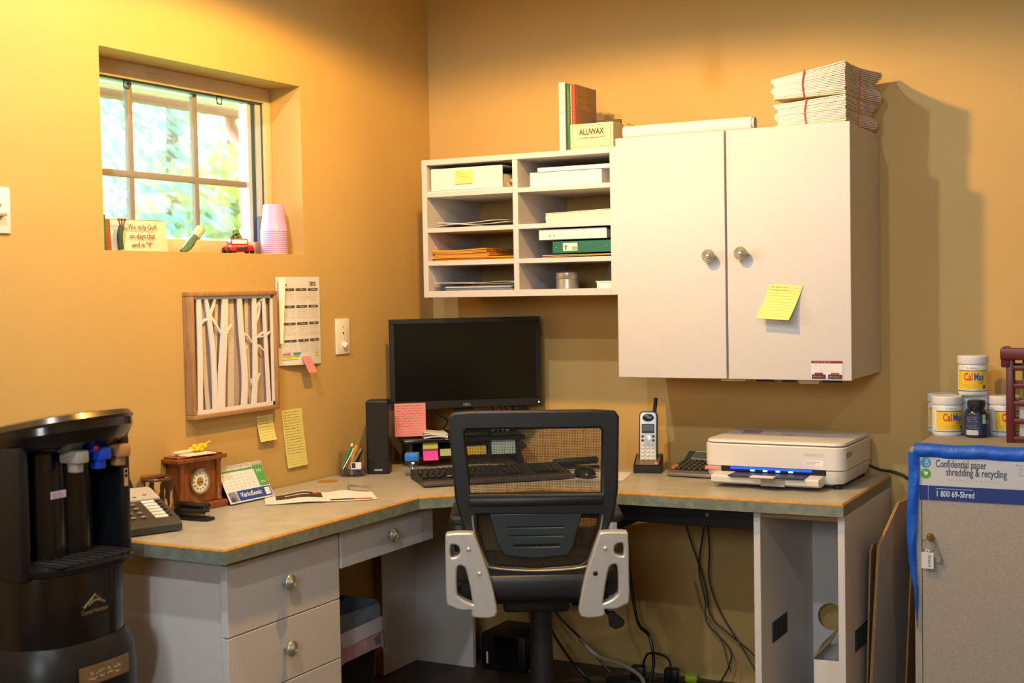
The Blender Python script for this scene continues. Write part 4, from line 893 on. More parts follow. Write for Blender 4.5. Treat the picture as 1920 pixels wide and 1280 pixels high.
text('VarioSonic', .020, PAPER, t, cp(.003, .014, .0013), crot, bold=.0003, fit=.086); text('July', .015, PAPER, t, cp(.068, .080, .0013), crot); text('2025', .010, PAPER, t, cp(.068, .045, .0013), crot)
dl = [[(x0-.0035, s0), (x0+.0035, s0)] for x0 in [-.075+.0175*i for i in range(7)] for s0 in [.044+.0095*j for j in range(5)]]
o = strokes(dl, .0022, 0, 'date_print', mat('date_pale', '#cfc9c2', .8), t)
for v in o.data.vertices: v.co = Vector(cp(v.co.x, v.co.y, .0011))
q = MB()
for i in range(18): 
    x = -.08+.0094*i; q.tube([(x, .000, .090), (x, -.004, .099), (x, .006, .103), (x, .012, .092)], .0011, 5, 3)
q.build('wire_binding', PAPER, t)

t = thing('desk_phone', 'dark grey office desk phone with speed dial strip', 'phone', (.080, -1.652, ZD), rz=math.radians(66))
PHG = mat('phone_grey', '#3a3936', .45, var=.06, vs=60); PHL = mat('phone_light', '#b9b2a8', .45)
q = MB(); q.prismx([(-.115, .003), (-.118, .020), (-.100, .032), (.08, .088), (.105, .086), (.11, .004)], -.062, .115); q.build('body', PHG, t)
sl = math.atan2(.056, .18); rotp = (sl, 0, 0)
def pp(x, y, o=0): return (x, y, .032+(y+.100)*math.tan(sl)+o)
def plate(name, m, x0, x1, y0, y1, o0, o1):
    q = MB(); q.add([pp(x0, y0, o0), pp(x1, y0, o0), pp(x1, y1, o0), pp(x0, y1, o0), pp(x0, y0, o1), pp(x1, y0, o1), pp(x1, y1, o1), pp(x0, y1, o1)], [(0,3,2,1),(4,5,6,7),(0,1,5,4),(1,2,6,5),(2,3,7,6),(3,0,4,7)]); return q.build(name, m, t)
plate('display_panel', PHL, -.04, .112, .010, .078, -.001, .004); 
for i in range(6): plate('label_slot', PAPER, .058, .092, -.088+.0165*i, -.0765+.0165*i, 0, .002); 
for i in range(6): q = MB(); q.ell(pp(.101, -.082+.0165*i, .002), (.005, .0035, .003), 8, 5); q.build('speed_key', DARK, t)
for r in range(4):
    for c in range(3): q = MB(); q.ell(pp(-.022+.026*c, -.080+.023*r, .002), (.0085, .0065, .004), 10, 6); q.build('dial_key', mat('key_silver', '#9a9186', .35, metal=.4), t)
for c in range(4): q = MB(); q.ell(pp(-.01+.03*c, .025+.008*(c % 2), .005), (.006, .004, .002), 8, 5); q.build('menu_key', mat('key_pale', '#8f887e', .4), t)
q = MB(); q.tube([(-.045, -.10, .052), (-.045, -.06, .066), (-.045, .04, .100), (-.045, .085, .112)], [.022, .020, .016, .015, .015, .016, .02, .022], 12, 3); q.build('handset', mat('handset_black', '#1b1b1c', .35), t)
q = MB(); q.tube([(.085, .100, .050), (.060, .102, .12), (.020, .104, .20)], .007, 8); q.build('stand_arm', DARK, t)

# ------------------------------------------------------------------ cordless phone, calculator, printer
t = thing('cordless_phone', 'silver cordless phone standing in its black charging cradle', 'phone', (.905, -.185, ZD), rz=math.radians(16))
q = MB(); q.prismx([(-.058, 0), (-.058, .020), (-.052, .026), (.03, .052), (.045, .050), (.055, 0)], -.042, .042); q.build('cradle', BLACK, t)
q = MB(); q.add([(-.037, -.0525, .0265), (.037, -.0525, .0265), (.037, .028, .0523), (-.037, .028, .0523)], [(0, 1, 2, 3)]); q.build('cradle_top', mat('cradle_bronze', '#6a5c4c', .35), t)
MB().ell((.029, -.042, .0305), (.0055, .003, .0025), 10, 6).build('charge_light', mat('charge_red', '#ff4a30', .4, emit=1.5), t)
hs = thing('x', None, None); hs.name = 'handset'; hs.parent = t; hs.location = (0, -.016, .030); hs.rotation_euler = (math.radians(-9), 0, 0)
q = MB(); q.M = Matrix.Rotation(R90, 4, 'X'); q.prism([(x, y) for x, y in rrect(.058, .168, .014)], -.026, -.001); q.M = Matrix(); q.build('shell', BLACK, hs, (0, 0, .078))
q = MB(); q.M = Matrix.Rotation(R90, 4, 'X'); q.prism(rrect(.050, .160, .011), .0, .0025); q.build('face', mat('phone_silver', '#c3c1bd', .35, metal=.3), hs, (0, .0005, .078))
q = MB(); q.ell((0, -.003, .141), (.0185, .003, .012), 16, 8); q.build('earpiece', mat('earpiece_navy', '#1a2430', .25), hs)
q = MB(); q.rbox(-.020, .020, -.0045, -.002, .092, .121, .001, 1); q.build('bezel_window', BLACK, hs); q = MB(); q.box(-.0175, .0175, -.0052, -.004, .099, .119); q.build('display', mat('lcd_teal', '#3a4a48', .3), hs)
MB().lathe([(.0095, 0), (.009, .003), (.001, .0035)], n=20).build('dial_pad', mat('nav_silver', '#d6d4d0', .3, metal=.4), hs, (0, -.0025, .076), (R90, 0, 0))
for x in (-.017, .017):
    for z in (.069, .082): q = MB(); q.ell((x, -.003, z), (.0042, .002, .0042), 8, 6); q.build('side_key', BLACK, hs)
for r in range(5):
    for c in range(3): q = MB(); q.ell((-.0145+.0145*c, -.003, .057-.0115*r), (.0055, .0022, .0038), 8, 6); q.build('number_key', mat('numkey_white', '#e4e2de', .4), hs)
MB().tube([(.018, .012, .155), (.021, .012, .180), (.023, .013, .205)], [.0085, .0075, .0068, .0062, .006, .006, .006, .006, .006, .006, .006, .006, .007], 10).build('antenna', BLACK, hs)
t = thing('calculator', 'grey printing calculator with an orange key beside the printer', 'calculator', (1.078, -.185, ZD), rz=math.radians(-3)); t.scale = (.76, 1, 1)
q = MB(); q.prismx([(-.095, .004), (-.090, .020), (.03, .038), (.075, .060), (.095, .055), (.09, .003)], -.090, .095); q.build('body', mat('calc_grey', '#4a4744', .45), t)
q = MB(); q.rbox(-.094, .099, -.100, .0, .003, .014, .004); q.build('trim', mat('calc_trim', '#8b857c', .35, metal=.4), t)
def cpl(x, y, o): return (x, y, .020+(y+.09)*.15+o)
q = MB(); q.add([(-.055, .034, .0405), (.085, .034, .0405), (.085, .070, .0585), (-.055, .070, .0585)], [(0, 1, 2, 3)]); q.build('display', mat('calc_lcd', '#6a7354', .25), t)
q = MB(); q.tube([(-.057, .033, .0405), (.087, .033, .0405), (.087, .071, .059), (-.057, .071, .059), (-.057, .033, .0405)], .0022, 6, 0); q.build('display_frame', mat('calc_frame', '#b9b2a0', .4), t)
for r in range(5):
    for c in range(7):
        q = MB(); q.rbox(-.0085, .0085, -.007, .007, 0, .007, .002, 1); q.build('key', mat('calc_orange', '#e0562a', .4) if (r == 0 and c == 0) else (mat('calc_tan', '#9c7a62', .4) if (c == 0 and r == 1) else mat('calc_key', '#35332f', .4)), t, cpl(-.072+.0235*c, -.076+.021*r, .0), (.15, 0, 0))
q = MB(); q.cyl((.02, .085, .075), (.095, .085, .075), .022, n=20); q.build('paper_roll_cover', BLACK, t)
MB().tube([(-.10, -.02, .01), (-.115, .0, .012), (-.09, .05, .006), (.0, .11, .004)], .0022, 6).build('cord', BLACK, t)

t = thing('printer', 'white all-in-one inkjet printer with glowing blue tray slot', 'printer', (1.371, -.040, ZD))
PW = mat('printer_white', '#dcd8d4', .4); PGR = mat('printer_grey', '#9c968e', .5)
X0, X1, Y0, Y1 = -.213, .208, -.335, .0
def loft(name, m, secs):        # secs: (z, inset) rounded rectangles
    R = []
    for z, i in secs: R.append([((X0+X1)/2+x, (Y0+Y1)/2+y, z) for x, y in rrect(X1-X0-2*i, Y1-Y0-2*i, .035, 6)])
    q = MB(); q.rings(R); return q.build(name, m, t)
loft('lower_body', PW, [(.010, .022), (.016, .010), (.034, .003), (.053, .002)])
loft('upper_body', PW, [(.0545, .002), (.057, .0), (.118, .0), (.121, .002)])
loft('lid_gap', mat('lid_gap', '#3e3c40', .6), [(.1205, .010), (.1235, .010)]); loft('lid', PW, [(.1235, .005), (.126, .003), (.132, .005), (.134, .012)])
q = MB(); q.rbox(X0+.055, X1-.055, Y0-.0018, Y0+.02, .040, .057, .002, 1); q.build('tray_slot', mat('slot_dark', '#0c1224', .4), t)
q = MB(); q.box(X0+.085, X1-.095, Y0-.0035, Y0-.0018, .0485, .055); q.build('slot_light', mat('blue_glow', '#1a4cff', .4, emit=1.1), t)
for k in range(4): MB().box(X0+.145+.038*k, X0+.158+.038*k, Y0-.0045, Y0-.003, .044, .049).build('roller', mat('roller_blue', '#7ab4ff', .4, emit=2), t)
q = MB(); q.prismx([(Y0-.060, .018), (Y0-.062, .032), (Y0-.058, .036), (Y0, .040), (Y0, .012), (Y0-.05, .012)], X0+.045, X1-.06); q.build('paper_tray', PW, t)
q = MB(); q.rbox(X0+.10, X1-.10, Y0-.075, Y0+.01, .0365, .0405, .001, 1); q.build('tray_lid', DARK, t); q = MB(); q.rbox(X0+.17, X0+.24, Y0-.090, Y0-.06, .0375, .0415, .001, 1); q.build('extension', PW, t)
q = MB(); q.prismx([(Y0-.0635, .012), (Y0-.0635, .036), (Y0-.060, .036), (Y0-.060, .012)], X0+.195, X0+.265); q.build('tray_recess', PGR, t)
q = MB(); q.box(X0+.005, X0+.052, Y0-.001, Y0+.04, .044, .051); q.build('pink_paper', PINK, t)
q = MB(); q.box(X1-.118, X1-.062, Y0-.0006, Y0+.002, .066, .082); q.build('info_label', mat('label_white', '#eceaf0', .5), t); strokes([[(X1-.114, .078), (X1-.072, .078)], [(X1-.114, .074), (X1-.084, .074)], [(X1-.114, .070), (X1-.084, .070)]], .0008, .0009, 'label_print', INKB, t, (0, Y0, 0), BACK)
q = MB(); q.box(X1-.118, X1-.060, Y0-.0004, Y0+.002, .094, .103); q.build('badge_plate', mat('badge_plate', '#cfcac4', .4), t); print_lines(X1-.112, X1-.068, (.098,), .003, 68, GREYINK, .0005, t, (0, Y0-.0008, 0))
text('hp', .018, PGR, t, (.0, -.18, .1345), (0, 0, 0), shear=.2); q = MB(); q.lathe([(.019, 0), (.019, .0006), (.017, .0006), (.017, 0)], n=28, caps=False); q.build('logo_ring', PGR, t, (.0, -.174, .134))
for k in range(3): MB().box(-.165+.006*k, -.105+.004*k, -.10-.028*k, -.082-.028*k, .1342, .1346).build('sticker', mat('sticker_rose', '#b0587a', .5), t)
q = MB(); q.rbox(X1-.002, X1+.0005, -.32, -.26, .090, .106, .001, 1); q.build('side_button', PGR, t)
for x in (X0+.03, X1-.03):
    for y in (Y0+.03, Y1-.03): MB().cyl((x, y, 0), (x, y, .012), .012, n=12).build('foot', BLACK, t)
tag(MB().tube([(1.565, -.045, .738), (1.60, -.03, .722), (1.635, -.016, .716), (1.675, -.014, .70), (1.71, -.014, .66), (1.715, -.012, .60), (1.70, -.010, .3)], .0042, 8).build('printer_cable', BLACK), 'black printer power cord looping off the back of the desk', 'cable')
# ================================================================== office chair seen from behind
t = thing('office_chair', 'black mesh-back office chair with silver arms pushed up to the desk', 'chair', (.921, -1.009, 0), rz=.4913)
FRM = mat('chair_frame', '#111214', .42); MESHM = mat('mesh_thread', '#141414', .7)
outer = [(-.2185, .955), (-.2095, .966), (-.166, .9685), (.160, .966), (.210, .963), (.2175, .952), (.212, .762), (.202, .704), (.175, .640), (.146, .566), (.130, .538), (.094, .524), (.0, .517), (-.094, .525), (-.132, .545), (-.157, .622), (-.190, .688), (-.2045, .746)]
up = [(-.1865, .922), (-.179, .9315), (.174, .930), (.1835, .9195), (.1795, .748), (-.1755, .750)]
lo = [(-.160, .708), (.172, .702), (.163, .646), (.136, .576), (.118, .559), (.0, .552), (-.110, .561), (-.128, .575), (-.157, .658)]
me = shape2d([outer, up[::-1], lo[::-1]], .011, .006); me.materials.append(FRM); put('back_frame', me, t, (0, .0, 0), (R90, 0, 0))
q = MB(); q.rbox(-.175, .178, -.024, -.010, .724, .746, .005); q.build('cross_bar', FRM, t)
q = MB(); q.tube([(-.166, -.0165, .700), (-.160, -.0165, .652), (-.132, -.0165, .578), (-.112, -.0165, .5605), (0, -.0165, .5515), (.120, -.0165, .558), (.140, -.0165, .580), (.166, -.0165, .646), (.176, -.0165, .695)], .0026, 6); q.build('piping', mat('chair_piping', '#9a9084', .35, metal=.4), t)
# woven back: real threads
q = MB(); pit, tw = .0042, .00052
def hole_x(z):
    if z > .72: return (-.186, .184)
    k = (z-.55)/.15; return (-.126-.032*min(1, k), .120+.05*min(1, k))
z = .556
while z < .931:
    a, b_ = hole_x(z); q.box(a, b_, .004, .0048, z-tw, z+tw); z += pit
x = -.184
while x < .184:
    z0 = .553 if abs(x) < .112 else .553+(abs(x)-.112)*2.6
    q.box(x-tw, x+tw, .0048, .0056, z0, .931); x += pit
tag(q.build('mesh_back', MESHM, t), kind='stuff')
lum = [(-.115, .700), (.118, .700), (.094, .616), (.082, .594), (.0, .587), (-.080, .595), (-.095, .618)]
slots = [[(-.077, .671), (.077, .671), (.076, .663), (-.076, .663)], [(-.072, .648), (.074, .648), (.073, .640), (-.071, .640)], [(-.062, .624), (.064, .624), (.063, .612), (-.061, .612)]]
me = shape2d([lum]+[s[::-1] for s in slots], .004, .004); me.materials.append(mat('lumbar_grey', '#252d31', .4)); put('lumbar_support', me, t, (0, -.008, 0), (R90, 0, 0))
La = [(-.2317, .6437), (-.2244, .6557), (-.1714, .6565), (-.1615, .6462), (-.1422, .5916), (-.1255, .5382), (-.1139, .485), (-.1126, .4445), (-.1651, .4442), (-.1673, .462), (-.1976, .4625), (-.2227, .4731), (-.2321, .4846), (-.2325, .56)]
H1 = [(-.2219, .6289), (-.2047, .6286), (-.1978, .6179), (-.2014, .604), (-.2224, .6006)]
H2 = [(-.2058, .5695), (-.1868, .5709), (-.1784, .5468), (-.1698, .4936), (-.1691, .4746), (-.1897, .4826), (-.2034, .4942), (-.2082, .5069)]
def grow(p, k):
    cx = sum(a for a, _ in p)/len(p); cy = sum(b for _, b in p)/len(p); return [(cx+(a-cx)*k[0], cy+(b-cy)*k[1]) for a, b in p]
H1 = grow(H1, (1.25, 1.35)); H2 = grow(H2, (1.24, 1.10))
for sx in (-1, 1):
    f = (lambda p: p) if sx < 0 else (lambda p: [(.0035-x, z-.004) for x, z in p][::-1])
    o_ = smooth2d(f(La), 3); h1 = smooth2d(f(H1)[::-1], 3); h2 = smooth2d(f(H2)[::-1], 3)
    me = shape2d([o_, h1, h2], .017, .0045); me.materials.append(SILVER); arm = put('arm', me, t, (0, -.032, 0), (R90, 0, 0))
    for bx, bz in ((-.1761, .618), (-.1487, .5538)):
        bx, bz = f([(bx, bz)])[0]; q = MB(); q.ell((bx, bz, .0215), (.0066, .0066, .0026), 14, 6); q.build('bolt_cap', mat('bolt_silver', '#c9c6c0', .3, metal=.5) if not (sx > 0 and bz < .6) else BLACK, arm)
    q = MB(); x0 = sx*.202
    q.rbox(x0-.026, x0+.030*1, .0, .25, .672, .698, .010); q.build('arm_pad', BLACK, t)
    q = MB(); q.rbox(x0-.014, x0+.014, .01, .05, .60, .675, .005); q.rbox(x0-.014, x0+.014, -.02, .28, .462, .480, .006); q.build('arm_bracket', SILVER if sx > 0 else DARK, t)
q = MB(); q.rbox(-.235, .235, .0, .46, .455, .520, .028, 4); q.build('seat', mat('seat_fabric', '#121315', .8, bump=.3, bs=600), t)
q = MB(); q.rbox(-.150, .150, -.025, .06, .470, .545, .02, 3); q.build('seat_mount', BLACK, t)
q = MB(); q.rbox(-.09, .09, .10, .34, .412, .456, .01); q.build('mechanism', BLACK, t)
q = MB(); q.lathe([(.034, .10), (.036, .12), (.031, .30), (.030, .40), (.036, .412)], (.014, .20, 0)); q.build('gas_column', mat('column_black', '#222224', .5), t)
q = MB(); q.tube([(.10, .12, .43), (.170, .04, .436), (.190, .02, .425)], .005, 8); q.build('lever_rod', BLACK, t)
me = shape2d([[(.192, .428), (.203, .428), (.229, .405), (.226, .395), (.208, .388), (.194, .396)]], .006, .003); me.materials.append(BLACK); put('lever_paddle', me, t, (0, .02, 0), (R90, 0, 0))
for k in range(5):
    a = 2*math.pi*k/5+.3; c_, s_ = math.cos(a), math.sin(a)
    q = MB(); q.tube([(.014+.03*c_, .20+.03*s_, .105), (.014+.17*c_, .20+.17*s_, .09), (.014+.30*c_, .20+.30*s_, .07)], [.026, .024, .022, .020, .018, .017, .016], 8, 3); q.build('base_leg', BLACK, t)
    q = MB(); q.cyl((.014+.30*c_-.02*s_, .20+.30*s_+.02*c_, .028), (.014+.30*c_+.02*s_, .20+.30*s_-.02*c_, .028), .027, n=16); q.cyl((.014+.30*c_, .20+.30*s_, .03), (.014+.30*c_, .20+.30*s_, .075), .008, n=8); q.build('caster', BLACK, t)

# ================================================================== water cooler at the left
t = thing('water_cooler', 'tall black water cooler with blue tap standing by the desk end', 'water cooler', (.228, -2.03, 0), rz=math.radians(90)); t.scale = (.95, .88, 1)
CB = mat('cooler_black', '#0b0c10', .22, coat=.25); CB2 = mat('cooler_satin', '#13151a', .38)
def sup(a, b_, z, n=40, e=2.8, cy=0., fl=None):
    P = []
    for i in range(n):
        th = 2*math.pi*i/n; c_, s_ = math.cos(th), math.sin(th); P.append((a*math.copysign(abs(c_)**(2/e), c_), cy+b_*math.copysign(abs(s_)**(2/e), s_), z))
    return P
q = MB(); q.rings([sup(.175, .185, 0), sup(.180, .19, .02), sup(.180, .195, .47), sup(.176, .192, .52), sup(.160, .172, .555)]); q.build('lower_cabinet', CB2, t)
q = MB(); q.rings([sup(.158, .168, .54), sup(.158, .168, .70), sup(.156, .166, .712)]); q.build('front_panel', CB, t)
q = MB(); q.rings([sup(.152, .105, .70, cy=.055), sup(.152, .105, .985, cy=.055)]); q.build('upper_column', CB, t)
for sx in (-1, 1):
    q = MB(); q.rbox(sx*.152-.016, sx*.152+.016, -.125, .10, .70, .985, .012); q.build('alcove_wall', CB2, t)
q = MB(); q.cyl((-.04, -.045, .73), (-.04, -.045, .965), .055, .055, 24); q.cyl((.045, -.045, .73), (.045, -.045, .965), .05, .05, 24); q.build('alcove_back', CB, t)
q = MB(); R = []
for z, a, b_, cy, tl in ((.965, .155, .150, -.005, 0), (.985, .166, .185, -.012, 0), (1.010, .172, .198, -.016, .004), (1.026, .170, .196, -.016, .010)):
    R.append([(x, y, zz-(.17*y+.03)*max(0, (zz-.965)/.06)) for x, y, zz in sup(a, b_, z, cy=cy)])
q.rings(R); q.build('head', CB, t)
q = MB(); q.rings([[(x, y, z-(.17*y+.03)) for x, y, z in R_] for R_ in (sup(.171, .197, 1.026, cy=-.016), sup(.174, .200, 1.032, cy=-.016), sup(.166, .192, 1.044, cy=-.014), sup(.12, .14, 1.050, cy=-.01))]); q.build('top_cover', mat('cooler_bronze', '#4a3c30', .28, metal=.5, coat=.2), t)
q = MB(); R = [[(x, y, z) for x, y, z in sup(a, b_, zz, cy=cy)] for zz, a, b_, cy in ((.706, .150, .150, -.03), (.712, .158, .168, -.036), (.724, .160, .172, -.036), (.728, .148, .155, -.034))]
q.rings(R); q.build('drip_tray', mat('tray_black', '#15161a', .3), t)
q = MB(); q.box(-.11, .11, -.185, -.06, .728, .731)
for k in range(9): q.box(-.105+.025*k, -.098+.025*k, -.19, -.06, .7305, .734)
q.build('drip_grid', DARK, t)
for x, m_, nm in ((-.028, mat('tap_white', '#b5aea2', .4), 'white_tap'), (.040, mat('tap_blue', '#1c4fe0', .35), 'blue_tap'), (.102, mat('tap_tan', '#b98a5a', .4), 'tan_tap')):
    q = MB(); q.rbox(x-.018, x+.018, -.178, -.115, .938, .966, .005); q.rbox(x-.012, x+.012, -.165, -.135, .918, .942, .004); q.build(nm, m_, t)
q = MB(); q.ell((.008, -.180, .968), (.007, .005, .006), 10, 6); q.build('red_button', RED, t)
for z in (.990, .999): q = MB(); q.ell((.09, -.176, z), (.0025, .0025, .0025), 8, 5); q.build('indicator_light', mat('cooler_led', '#2a6cff', .4, emit=3), t)
q = MB(); q.box(-.060, -.016, -.1015, -.0995, .862, .878); q.build('warning_sticker', mat('sticker_pale', '#d9c6d8', .5), t); print_lines(-.056, -.020, (.872, .866), .0045, 73, RED, .0009, t, (0, -.1022, 0))
q = MB(); q.box(.143, .155, -.1262, -.1245, .865, .905); q.build('side_sticker', mat('sticker_tan', '#c4a890', .5), t); q = MB(); q.box(.145, .153, -.1268, -.126, .885, .892); q.box(.145, .153, -.1268, -.126, .895, .902); q.build('sticker_mark', BLACK, t)
q = MB(); q.tube([(-.035, -.1695, .628), (.0, -.1700, .652), (.028, -.1695, .630)], .0032, 6, 0); q.tube([(-.020, -.1695, .632), (.002, -.1700, .640), (.028, -.1695, .632)], .0028, 6); q.tube([(-.020, -.1695, .636), (-.012, -.1697, .645), (-.008, -.1697, .641)], .0022, 6, 0); q.build('logo', mat('logo_gold', '#c9b48a', .3, metal=.8), t)
text('Crystal Mountain', .013, MATS['logo_gold'], t, (-.002, -.1700, .614), fit=.080)
q = MB(); q.sheet(lambda u, v: (-.075+.15*u, -.1985+.006*(2*u-1)**2, .470+.040*v), 8, 2, -.003); q.build('badge_plate', mat('badge_bronze', '#a98f6c', .35, metal=.7, var=.15, vs=30), t)
print_lines(-.055, .055, (.494, .483), .009, 74, mat('badge_light', '#e8dcc4', .3, metal=.4), .0022, t, (0, -.2022, 0))

# ================================================================== shredding console at the right
BX0, BX1, BY0, BY1, BZ = 1.784, 2.285, -.480, -.020, .850
BG = mat('console_grey', '#9b938a', .6, var=.10, vs=220)
t = thing('shredding_console', 'speckled grey confidential shredding console with printed sign', 'cabinet')
q = MB(); q.box(BX0+.010, BX1-.010, BY0+.020, BY1, 0, BZ-.020); q.build('body', BG, t)
q = MB(); q.rbox(BX0-.004, BX1+.004, BY0-.006, BY1, BZ-.020, BZ, .003, 1); q.build('top_board', BG, t)
q = MB(); q.rbox(BX0+.026, BX1-.012, BY0, BY0+.019, .02, BZ-.022, .001, 1); q.build('door', BG, t)
q = MB(); q.rbox(BX0+.006, BX0+.0245, BY0, BY0+.03, .0, BZ-.022, .001, 1); q.build('stile', BG, t)
S = MB(); S.box(BX0+.020, BX1-.03, BY0-.0022, BY0-.0002, .712, .830); S.build('sign_board', mat('sign_white', '#b9bcc4', .5), t)
S = MB(); S.box(BX0+.020, BX1-.03, BY0-.0028, BY0-.0021, .712, .750); S.build('blue_band', mat('sign_navy', '#12307c', .5), t)
DK = mat('sign_ink', '#2d3350', .6); SP = mat('sign_pale', '#c9dcec', .6)
text('Confidential paper', .0285, DK, t, (1.846, BY0-.0026, .800), align='LEFT', bold=.0002, fit=.128); text('shredding & recycling', .0285, DK, t, (1.872, BY0-.0026, .779), align='LEFT', bold=.0002, fit=.152)
print_lines(1.873, 2.015, (.7665,), .0032, 71, GREYINK, .0006, t, (0, BY0-.0026, 0))
text('1 800 69-Shred', .0225, SP, t, (1.846, BY0-.0032, .722), align='LEFT', bold=.0002, fit=.095)
S = MB(); S.box(1.846, 1.940, BY0-.0034, BY0-.0028, .7425, .7433); S.box(1.8265, 1.827, BY0-.0034, BY0-.0028, .712, .750); S.build('band_rule', SP, t)
for z, cc, nm in ((.8105, '#2f86b8', 'blue_roundel'), (.7815, '#4f9a3a', 'green_roundel')):
    q = MB(); q.lathe([(.0135, 0), (.0135, .0006), (.001, .0006)], n=28); q.build(nm, mat('sign_'+nm, cc, .5), t, (1.8205, BY0-.0022, z), (R90, 0, 0))
q = MB()
for x, z, r in ((1.823, .8155, .004), (1.8245, .807, .005), (1.817, .811, .0035)): q.lathe([(r, 0), (r, .0003), (r-.0012, .0003), (r-.0012, 0)], n=18, caps=False); 
q = MB()
for x, z, r in ((.0025, .005, .0042), (.004, -.0035, .0052)): q.lathe([(r, 0), (r, .0004), (r-.0013, .0004), (r-.0013, 0)], (x, z, 0), n=18, caps=False)
q.build('roundel_rings', SP, t, (1.8205, BY0-.0029, .8105), (R90, 0, 0))
q = MB()
for a in (-35, 20): 
    c_, s_ = math.cos(math.radians(a+90)), math.sin(math.radians(a+90)); q.prism([(0, -.006), (c_*.006-s_*.003, s_*.006+c_*.003-.003), (c_*.011, s_*.011-.003), (c_*.006+s_*.003, s_*.006-c_*.003-.003)], 0, .0004)
q.build('roundel_leaves', SP, t, (1.8205, BY0-.0029, .7815), (R90, 0, 0))
print_lines(2.045, 2.20, (.812, .803, .795, .787), .005, 72, DK, .0008, t, (0, BY0-.0026, 0))
# lock, ring and tag
MB().lathe([(.0095, 0), (.0105, .004), (.009, .010), (.006, .013), (.001, .013)], n=20).build('lock', mat('lock_brass', '#a8854a', .3, metal=.9), t, (1.832, BY0, .612), (R90, 0, 0))
k = thing('key_ring', 'key ring with white plastic tag hanging from the console lock', 'keys', (1.832, BY0-.011, .606))
q = MB(); q.tube([(.018*math.sin(a)-.004, -.001*math.cos(a), -.016+.018*math.cos(a)) for a in [2*math.pi*i/14 for i in range(15)]], .0012, 6, 2); q.build('ring', CHROME, k)
q = MB(); q.rbox(-.022, .010, -.003, 0, -.078, -.034, .001, 1); q.build('tag', mat('tag_white', '#cfd2d4', .5), k); text('Shred-it', .010, mat('tag_blue', '#23507a', .6), k, (-.004, -.0034, -.056), (R90, R90, 0))
MB().lathe([(.006, 0), (.006, .002), (.003, .002), (.003, 0)], n=16, caps=False).build('eyelet', PAPER, k, (-.006, -.002, -.030), (R90, 0, 0))
q = MB(); q.tube([(.004, .001, -.008), (.016, .002, -.026), (.022, .002, -.044)], .0035, 6); q.rbox(.016, .028, 0, .003, -.060, -.042, .001, 1); q.build('key', PEWTER, k)
# blue bag over the edge
t = thing('blue_bag', 'bright blue plastic bag folded over the console edge', 'bag')
BM = mat('bag_blue', '#1257c4', .42, var=.12, vs=25, bump=.5, bs=60)
def drape(u, v):
    x = BX0+.006+.50*u; a = v*math.pi*.95-.25
    r = .0125+.0012*math.sin(u*19+v*2)+.0008*math.sin(u*53+v*5)
    return (x, BY0+.004-r*math.sin(a)*1.15, BZ-.004+.010*math.cos(a)*1.4-.010*v+.0015*math.sin(u*23))
MB().sheet(drape, 60, 10, .0006).build('top_fold', BM, t)
def strip(u, v):
    w = .0145*(1-.15*v) if v < .45 else .0125*(1-(v-.45)/.55)+.0006
    cx = BX0+.0065+.001*math.sin(v*9)-(.006*math.sin(max(0, v-.1)*4) if v < .75 else 0)+.012*max(0, v-.5)
    return (cx+(u-.5)*2*w, BY0-.006-.006*math.sin(u*3.14)-.002*math.sin(v*23+u*4), BZ-.012-.475*v)
MB().sheet(strip, 8, 30, .0006).build('side_fold', BM, t)

# tubs and bottle on the console
YL = mat('label_yellow', '#e6bf2e', .5); TEAL = mat('label_teal', '#1f6a66', .5); TW = mat('tub_white', '#d9dbe0', .35)
def arc(r, z0, z1, a0, a1, m, nm, par, n=16):
    q = MB(); q.rings([[(r*math.sin(a), -r*math.cos(a), z) for z in (z0, z1)] for a in [math.radians(a0+(a1-a0)*i/n) for i in range(n+1)]], caps=False, closed=False)
    me = bpy.data.meshes.new(nm); me.from_pydata(q.v, [], q.f); me.update(); me.materials.append(m); me.polygons.foreach_set('use_smooth', [True]*len(me.polygons)); return put(nm, me, par)
def tub(label, x, y, z, rz):
    t = thing('supplement_tub', label, 'tub', (x, y, z), rz=rz, group='white supplement tubs on the console'); r = .0415
    q = MB(); q.lathe([(.038, 0), (.0405, .003), (r, .010), (r, .082), (.0385, .088), (.037, .090)], n=36); q.build('tub_body', TW, t)
    q = MB(); q.lathe([(.0415, .090), (.0425, .092), (.0425, .110), (.0405, .113), (.001, .1135)], n=36); q.build('lid', mat('lid_white', '#e0e2e6', .4), t)
    arc(r+.0004, .018, .070, -62, 62, YL, 'yellow_label', t); arc(r+.0004, .070, .0725, -62, 62, TEAL, 'teal_rule', t); arc(r+.0004, .012, .0145, -75, 75, TEAL, 'teal_rule', t)
    text('Cal', .030, mat('calmax_red', '#cc1f2a', .5), t, (0, 0, .044), BACK, bold=.0006, bend=r+.001, fit=.024).rotation_euler = (R90, 0, -.30)
    text('Max', .030, mat('calmax_blue', '#1f50b8', .5), t, (0, 0, .044), BACK, bold=.0006, bend=r+.001, fit=.030).rotation_euler = (R90, 0, .42)
    text('Original', .0075, INK, t, (0, 0, .036), (R90, 0, .50), bend=r+.001, fit=.017); text('Dr. Newton\'s', .0085, GREYINK, t, (0, 0, .076), BACK, bend=r+.001, fit=.034)
    lb_ = print_lines(-.025, .022, (.030, .025), .0025, 75, mat('label_brown', '#a8801e', .5), .0005, t)
    for v in lb_.data.vertices: v.co = Vector(((r+.001)*math.sin(v.co.x/r), v.co.y, (r+.001)*math.cos(v.co.x/r)))
    arc(r+.0008, .020, .030, 40, 52, mat('label_plum', '#8a2a5a', .5), 'plum_mark', t, 4)
    return t
CA = math.radians(33)-.18
tub('white CalMax tub at the front of the console beside the dark bottle', 1.818, -.155, BZ, .5)
tub('white CalMax tub mostly hidden behind the front tub', 1.791, -.073, BZ, .2)
